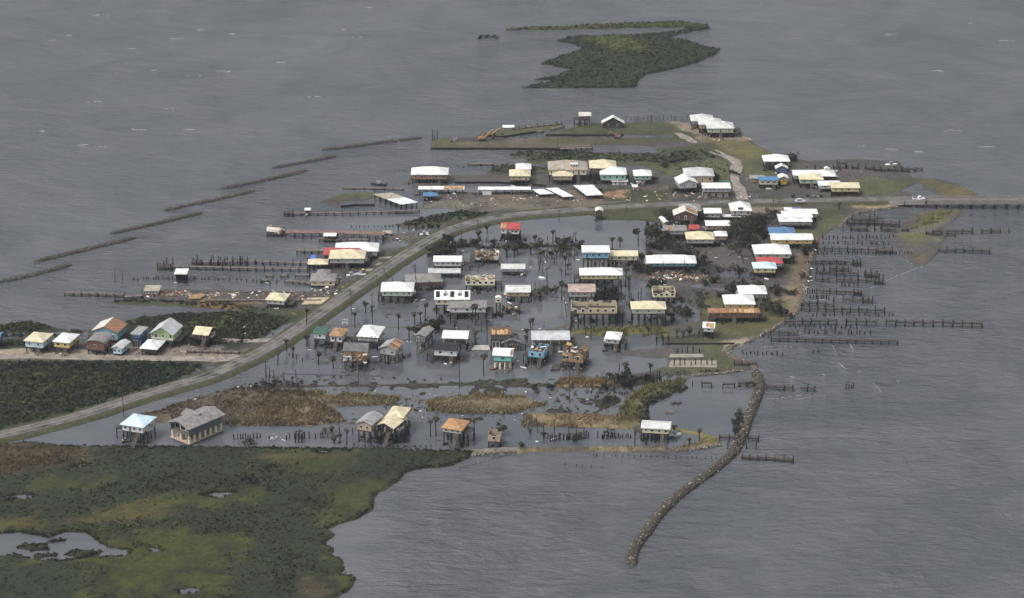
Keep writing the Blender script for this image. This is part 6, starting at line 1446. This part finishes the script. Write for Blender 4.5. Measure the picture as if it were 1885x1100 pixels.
# other mangrove stands
ST = [([(-70, 668), (270, 666), (378, 672), (370, 682), (288, 714), (188, 744), (88, 770), (-70, 806)], .85, 1.1), ([(170, 610), (195, 600), (262, 586), (340, 578), (420, 575), (498, 580), (535, 588), (500, 610), (478, 626), (440, 636), (345, 640), (300, 610), (230, 600), (180, 622)], .8, 1.1),
      ([(0, 602), (40, 594), (74, 596), (98, 606), (60, 611), (-60, 612), (-60, 600)], 1.0, 1.2), ([(128, 609), (140, 607.5), (152, 610), (148, 614), (132, 613)], 1.0, .9), ([(-60, 616), (60, 614), (120, 618), (118, 622), (-60, 622)], .7, .9), ([(-60, 626), (48, 628), (48, 640), (-60, 641)], .8, .9), ([(198, 556), (230, 553), (330, 555), (396, 558), (440, 562), (420, 568), (370, 565), (300, 559), (230, 559)], .9, .9),
      ([(440, 564), (480, 568), (500, 576), (420, 572)], .6, .8), ([(940, 288), (948, 281), (1000, 278), (1100, 282), (1220, 283), (1290, 276), (1330, 292), (1240, 302), (1180, 300), (1050, 296), (1000, 299), (965, 298), (985, 291)], .5, 1.0), ([(900, 318), (908, 306), (950, 304), (1006, 309), (1006, 318), (920, 321)], .6, .9), ([(738, 412), (800, 396), (850, 389), (900, 392), (885, 402), (800, 412), (745, 418)], .55, 1.0), (ISLE, .55, .95), ([(877, 71), (890, 67), (914, 68), (921, 69.5), (912, 72), (885, 72.5)], .5, 1.2),
      ([(1180, 785), (1172, 755), (1180, 732), (1205, 716), (1262, 710), (1266, 718), (1234, 730), (1198, 746), (1194, 776)], 1.0, 1.0), ([(1225, 688), (1260, 684), (1330, 682), (1330, 686), (1260, 690), (1228, 694)], .6, .7), ([(1230, 298), (1340, 300), (1345, 318), (1240, 318)], .15, .8), ([(1345, 770), (1368, 750), (1372, 760), (1360, 800), (1348, 805)], .5, .9), ([(1225, 390), (1240, 386), (1245, 400), (1225, 410)], .6, 1.1), ([(1480, 545), (1505, 442), (1516, 440), (1492, 505), (1484, 545)], .3, .6)]
Ps, cs, rs = [], [], []
for i, (p, dn, rr) in enumerate(ST):
    q = scatter([p], dn, [], 30 + i); Ps.append(q)
    c, w = tint(q, (.013, .018, .010), (.028, .034, .014), 9, 40 + i, .1)
    if i == 1: k = np.clip((signed(q[:, 0], q[:, 1], GP([(310, 600), (440, 588), (430, 606), (330, 612)])) + fbm(q[:, 0], q[:, 1], 5, 3) * 4) / 3 + .3, 0, 1)[:, None]; c = c * (1 - k) + np.array((.025, .031, .011)) * k
    if i == 0: k = np.clip((signed(q[:, 0], q[:, 1], GP([(40, 705), (190, 693), (250, 684), (225, 708), (100, 740), (30, 735)])) + fbm(q[:, 0], q[:, 1], 7, 3) * 12) / 4 + .2, 0, 1)[:, None]; c = c * (1 - k * .8) + np.array((.025, .031, .011)) * k * .8
    if i == 11: c = .5 * c + .5 * np.array((.018, .024, .013)) + np.clip((signed(q[:, 0], q[:, 1], GP(IZ[0][0])) / 3 + .5), 0, 1)[:, None] * np.array((.026, .022, .008)) + np.clip((signed(q[:, 0], q[:, 1], GP(IZ[1][0])) + fbm(q[:, 0], q[:, 1], 15, 3) * 9) / 8 + .2, 0, 1)[:, None] * np.array((.026, .028, .006))
    cs.append(c); rs.append(RNG.uniform(.5, 1.15, len(q)) * rr)
leaf_clumps('mangrove', np.vstack(Ps), np.concatenate(rs), .3, np.vstack(cs), 13, 1.0, .42, lab='dark mangrove thickets round the shores')
# reeds on the drowned marsh
RD = [([(232, 774), (330, 742), (440, 712), (560, 720), (640, 776), (560, 784), (330, 779)], 1.0, (.085, .063, .042)), ([(440, 740), (560, 735), (604, 745), (642, 776), (560, 784), (420, 784)], 1.6, (.15, .118, .068)), ([(560, 720), (740, 729), (728, 747), (600, 745)], 1.6, (.145, .12, .066)), ([(782, 740), (830, 728), (960, 728), (1012, 745), (940, 761), (840, 763), (790, 757)], 2.0, (.152, .12, .07)), ([(960, 764), (1100, 765), (1145, 768), (1145, 785), (960, 785)], 1.4, (.14, .112, .068)),
      ([(1022, 711), (1031, 697), (1090, 695), (1122, 700), (1108, 709)], 1.8, (.14, .1, .05)), ([(1130, 778), (1150, 738), (1185, 712), (1262, 696), (1262, 708), (1200, 720), (1172, 742), (1178, 780)], 1.5, (.1, .09, .038)), ([(880, 828), (1240, 826), (1290, 813), (1326, 809), (1310, 820), (1240, 829), (960, 830)], .8, (.14, .11, .055)), ([(-60, 822), (140, 824), (150, 850), (60, 866), (-60, 878)], .9, (.085, .06, .034)), ([(1062, 606), (1150, 601), (1225, 600), (1222, 618), (1120, 621)], .5, (.09, .09, .03)),
      ([(1668, 426), (1690, 398), (1755, 390), (1722, 414)], .6, (.1, .09, .04)), ([(365, 566), (382, 558), (470, 563), (425, 571)], 1.0, (.13, .085, .045))]
Vs, Cc = [], []
for i, (p, dn, cl) in enumerate(RD):
    q = scatter([p], dn * 1.5, [], 80 + i); n1 = fbm(q[:, 0], q[:, 1], 7, 60 + i); q = q[n1 > -.32]; n = len(q); K = 5
    a = RNG.uniform(0, 6.283, (n, K)); w = RNG.uniform(.12, .26, (n, K)); h = RNG.uniform(.5, 1.5, (n, K)) * (.8 + .5 * fbm(q[:, 0], q[:, 1], 10, 3))[:, None]
    bx = q[:, None, 0] + RNG.normal(0, .4, (n, K)); by = q[:, None, 1] + RNG.normal(0, .4, (n, K)); lx = RNG.normal(.1, .35, (n, K)) * h; ly = RNG.normal(0, .35, (n, K)) * h
    dx, dy = np.cos(a) * w, np.sin(a) * w; z = np.full((n, K), .05)
    Vs.append(np.stack([np.stack([bx - dx, by - dy, z], 2), np.stack([bx + dx, by + dy, z], 2), np.stack([bx + lx + dx * .5, by + ly + dy * .5, z + h], 2), np.stack([bx + lx - dx * .5, by + ly - dy * .5, z + h], 2)], 2).reshape(-1, 3))
    Cc.append(np.repeat((np.array(cl)[None, None] * RNG.uniform(.6, 1.35, (n, K, 1))).reshape(-1, 3), 4, 0))
V = np.vstack(Vs); tag(mesh_np('reeds', V, np.arange(len(V)).reshape(-1, 4), np.vstack(Cc), M_LEAF, False), 'tan and brown reeds on the drowned marsh', None, None, 'stuff')
# low scrub: flood hedge line, drowned marsh tussocks
TS = [([(836, 446), (900, 453), (1000, 449), (1060, 451), (1136, 459), (1136, 463), (1060, 457), (1000, 456), (900, 459), (836, 452)], .7, .7), ([(470, 690), (700, 694), (1000, 696), (1000, 712), (700, 716), (470, 712)], .05, .7), ([(620, 744), (960, 762), (940, 784), (660, 782)], .1, .5), ([(1000, 706), (1160, 716), (1140, 764), (1000, 760)], .14, .8), ([(480, 690), (700, 696), (640, 720), (470, 720)], .12, .6), ([(240, 770), (450, 705), (560, 722), (360, 778)], .12, .8), ([(700, 734), (780, 730), (790, 760), (700, 752)], .25, .6), ([(150, 820), (860, 825), (850, 830), (150, 825)], .5, .5), ([(640, 818), (860, 822), (860, 826), (640, 823)], .5, .6), ([(1000, 600), (1060, 598), (1040, 612), (990, 616)], .3, .4), ([(480, 636), (520, 632), (505, 648), (470, 648)], .4, .7), ([(480, 616), (520, 600), (540, 602), (500, 622)], .1, .6), ([(1180, 490), (1290, 520), (1290, 560), (1200, 540)], .012, .6), ([(900, 355), (1240, 342), (1240, 372), (900, 388)], .02, .5), ([(895, 372), (1080, 378), (1060, 388), (900, 392)], .1, .6), ([(1240, 390), (1420, 390), (1420, 470), (1240, 470)], .03, .8), ([(1225, 560), (1330, 545), (1330, 590), (1225, 592)], .03, .7), ([(600, 470), (740, 440), (700, 510), (600, 545)], .02, .5), ([(370, 640), (470, 650), (450, 660), (370, 656)], .15, .5)]
Ps, cs, rs = [], [], []
for i, (p, dn, rr) in enumerate(TS):
    q = scatter([p], dn, [], 130 + i); Ps.append(q); c, w = tint(q, (.03, .03, .02), (.055, .045, .028), 6, 70 + i); cs.append(c); rs.append(RNG.uniform(.45, 1.1, len(q)) * rr)
leaf_clumps('scrub', np.vstack(Ps), np.concatenate(rs), .12, np.vstack(cs), 12, .85, .42, lab='dark tussocks and drowned scrub')
# storm litter: boards, sheets, insulation
LT = [([(300, 538), (600, 534), (640, 542), (600, 556), (300, 552)], .22, 1.0), ([(268, 538), (345, 534), (350, 546), (270, 548)], .8, 1.1), ([(600, 500), (700, 480), (690, 510), (620, 540)], .12, .9), ([(640, 530), (600, 520), (560, 540), (640, 545)], .25, .9), ([(705, 434), (800, 424), (820, 428), (750, 448), (706, 441)], .3, .9), ([(840, 412), (960, 396), (960, 402), (850, 418)], .15, .7), ([(780, 356), (1240, 350), (1230, 372), (790, 384)], .07, .8), ([(1180, 500), (1300, 505), (1330, 520), (1200, 520)], .3, .8), ([(1230, 505), (1290, 510), (1300, 518), (1210, 516)], .5, .9), ([(1160, 470), (1200, 500), (1180, 512), (1165, 500)], .25, .7),
      ([(1240, 390), (1420, 385), (1400, 480), (1240, 480)], .05, .8), ([(1200, 355), (1320, 345), (1320, 372), (1210, 372)], .1, .9), ([(1320, 362), (1400, 360), (1400, 378), (1310, 374)], .16, .9), ([(200, 640), (420, 648), (420, 660), (180, 658)], .25, .9), ([(400, 575), (560, 565), (600, 560), (520, 600), (460, 630)], .05, .8), ([(1480, 440), (1510, 440), (1490, 545), (1470, 570)], .12, .8), ([(1240, 300), (1340, 296), (1340, 306), (1240, 306)], .06, .8), ([(680, 700), (1150, 700), (1150, 780), (640, 780)], .022, .55), ([(460, 700), (240, 775), (330, 776), (500, 712)], .04, .6), ([(1270, 230), (1350, 236), (1390, 262), (1300, 262)], .05, .8), ([(1480, 300), (1640, 300), (1640, 330), (1480, 345)], .03, .8), ([(-60, 664), (380, 668), (190, 744), (-60, 800)], .003, 1.0), ([(640, 820), (860, 825), (700, 835)], .02, .8)]
b = MB(); rg = random.Random(3)
for i, (p, dn, sz) in enumerate(LT):
    for x, y in scatter([p], dn * 1.6, [], 170 + i):
        kk = rg.random(); L = rg.uniform(.4, 2.0) * sz; k2 = rg.choice((0, 1, 1, 2, 2, 2, 3, 3, 4, 4, 5))
        b.box((x, y, rg.uniform(.25, .6)), (L, rg.uniform(.15, .4), .12) if kk < .5 else (L * .8, L * rg.uniform(.4, .9), .1), rg.uniform(0, 3.14), k2, rg.gauss(0, .2), rg.gauss(0, .2))
for ref, (h_, bw, bd, zf, ze, r_, w_, dep_) in HOUSES.items():        # wreckage washed under and round the houses, mostly dark to deepen the shade there
    for k in range(rg.randrange(6, 15)):
        L = rg.uniform(.6, 2.6); p_ = Matrix.Rotation(h_.rotation_euler.z, 3, 'Z') @ Vector((rg.uniform(-.62, .62) * bw, rg.uniform(-.75, .55) * bd, 0)) + h_.location
        b.box((p_.x, p_.y, rg.uniform(.05, .6)), (L, rg.uniform(.2, .9), rg.uniform(.12, .7)), rg.uniform(0, 3.14), rg.choice((2, 6, 6, 6, 5, 4, 3)), rg.gauss(0, .2), rg.gauss(0, .2))
tag(b.obj('debris', M_SCRAP + [M_PILE]), 'storm litter of boards, sheets and insulation', None, None, 'stuff')
# floating litter in the flood
b = MB()
for i, (p, dn) in enumerate([([(560, 640), (700, 520), (900, 440), (1100, 460), (1180, 520), (1100, 600), (1050, 690), (560, 690)], .012), ([(560, 655), (760, 655), (760, 680), (600, 690)], .02), ([(420, 790), (1180, 792), (1180, 816), (420, 816)], .012), ([(750, 415), (850, 445), (1000, 448), (860, 466), (800, 470)], .03), ([(830, 600), (1000, 604), (1000, 612), (830, 606)], .06), ([(420, 500), (560, 500), (560, 530), (430, 530)], .012)]):
    for x, y in scatter([p], dn, [], 210 + i):
        L = rg.uniform(.5, 2.2); b.box((x, y, .05), (L, rg.uniform(.15, .7), .16), rg.uniform(0, 3.14), rg.choice((1, 2, 2, 3, 5, 2)), 0, 0)
tag(b.obj('floating_debris', M_SCRAP), 'loose boards and foam adrift in the floodwater', None, None, 'stuff')
# breaking crests and surf
M_FOAM = mat('foam', (.45, .46, .46), .7, .3, 3.0)
b = MB()
def crest(pts, w, seg=.7, gap=.25):
    pl = smooth_line([G(*p) for p in pts], 6)
    L = np.linalg.norm(np.diff(pl, axis=0), axis=1).sum(); n = max(3, int(L / seg)); cum = np.concatenate([[0], np.cumsum(np.linalg.norm(np.diff(pl, axis=0), axis=1))])
    for i in range(n):
        if rg.random() < gap: continue
        t = (i + rg.random()) / n * L; x = np.interp(t, cum, pl[:, 0]); y = np.interp(t, cum, pl[:, 1]); j = min(np.searchsorted(cum, t), len(pl) - 1); d = pl[j] - pl[j - 1]; an = math.atan2(d[1], d[0])
        fade = math.sin(math.pi * min(.98, max(.05, t / L))) ** .5; ww = .22 * w * fade * rg.uniform(.4, 1.2); k = 7; le = seg * rg.uniform(.6, 1.4)
        x += rg.gauss(0, w * .2); y += rg.gauss(0, w * .2)
        ring = [(x + math.cos(an) * math.cos(6.283 * q / k) * le * rg.uniform(.7, 1.2) - math.sin(an) * math.sin(6.283 * q / k) * ww * rg.uniform(.6, 1.2), y + math.sin(an) * math.cos(6.283 * q / k) * le * rg.uniform(.7, 1.2) + math.cos(an) * math.sin(6.283 * q / k) * ww * rg.uniform(.6, 1.2), .02) for q in range(k)]
        for q in range(k): b.poly((ring[q], ring[(q + 1) % k], (x, y, .12 + .25 * ww)))
for p, w in [([(1564, 631), (1568, 639), (1572, 646)], .5), ([(1532, 634), (1537, 645), (1541, 655)], .3), ([(1543, 666), (1550, 673), (1559, 680)], .45), ([(1512, 687), (1518, 690), (1522, 690)], .5), ([(1644, 697), (1650, 700), (1656, 703)], .5), ([(1608, 706), (1617, 714), (1625, 723)], .3), ([(1453, 693), (1460, 694)], .4), ([(1581, 683), (1583, 683)], .4), ([(1456, 736), (1475, 734), (1500, 730)], .18), ([(1500, 572), (1505, 573), (1512, 574)], .5), ([(1576, 600), (1583, 601), (1586, 600)], .6)]: crest(p, w)
for p, w in [([(1712, 472), (1702, 488), (1682, 496), (1650, 508), (1620, 522), (1602, 530)], .35), ([(1480, 556), (1500, 553), (1530, 549), (1560, 544), (1590, 538)], .3), ([(1474, 573), (1500, 568), (1520, 572)], .2), ([(1667, 471), (1672, 482), (1684, 487)], .3), ([(1722, 416), (1738, 426), (1726, 440)], .3), ([(1672, 312), (1676, 322), (1690, 330)], .35), ([(1770, 341), (1790, 352), (1800, 360)], .25), ([(1400, 640), (1440, 636), (1480, 640)], .15), ([(1408, 735), (1440, 732), (1480, 727), (1530, 728)], .2)]: crest(p, w, .8, .45)
b2 = MB()
for zx, zy in [(620, 228), (830, 180), (950, 140), (1100, 158), (900, 352), (720, 330), (655, 610), (1480, 455), (1320, 292), (400, 682), (490, 690), (1620, 138), (330, 165), (240, 190), (470, 70), (450, 478), (880, 608), (1750, 36), (1690, 176), (1060, 335), (800, 512), (170, 615), (4200, 160), (4585, 108), (4430, 333), (4740, 190), (4070, 686), (4200, 702), (4330, 714), (4660, 690), (4510, 615)]:
    x0_, y0_ = G(zx * .3904, zy * .3904)
    for q in range(rg.randrange(2, 6)):
        L = rg.uniform(.7, 2.0); wd = rg.uniform(.12, .3); cx_, cy_ = x0_ + rg.gauss(0, 2.0), y0_ + rg.gauss(0, .5)
        rr_ = [(cx_ + L * math.cos(6.283 * u / 9) * rg.uniform(.75, 1.2), cy_ + wd * math.sin(6.283 * u / 9) * rg.uniform(.7, 1.2), .015) for u in range(9)]
        for u in range(9): b2.poly((rr_[u], rr_[(u + 1) % 9], (cx_, cy_, .08)))
tag(b2.obj('foam', mat('thin_foam', (.34, .35, .36), .7, .3, 2.0)), 'small whitecaps on the open bay', None, None, 'stuff')
tag(b.obj('foam', M_FOAM), 'breaking crests and surf lines', None, None, 'stuff')
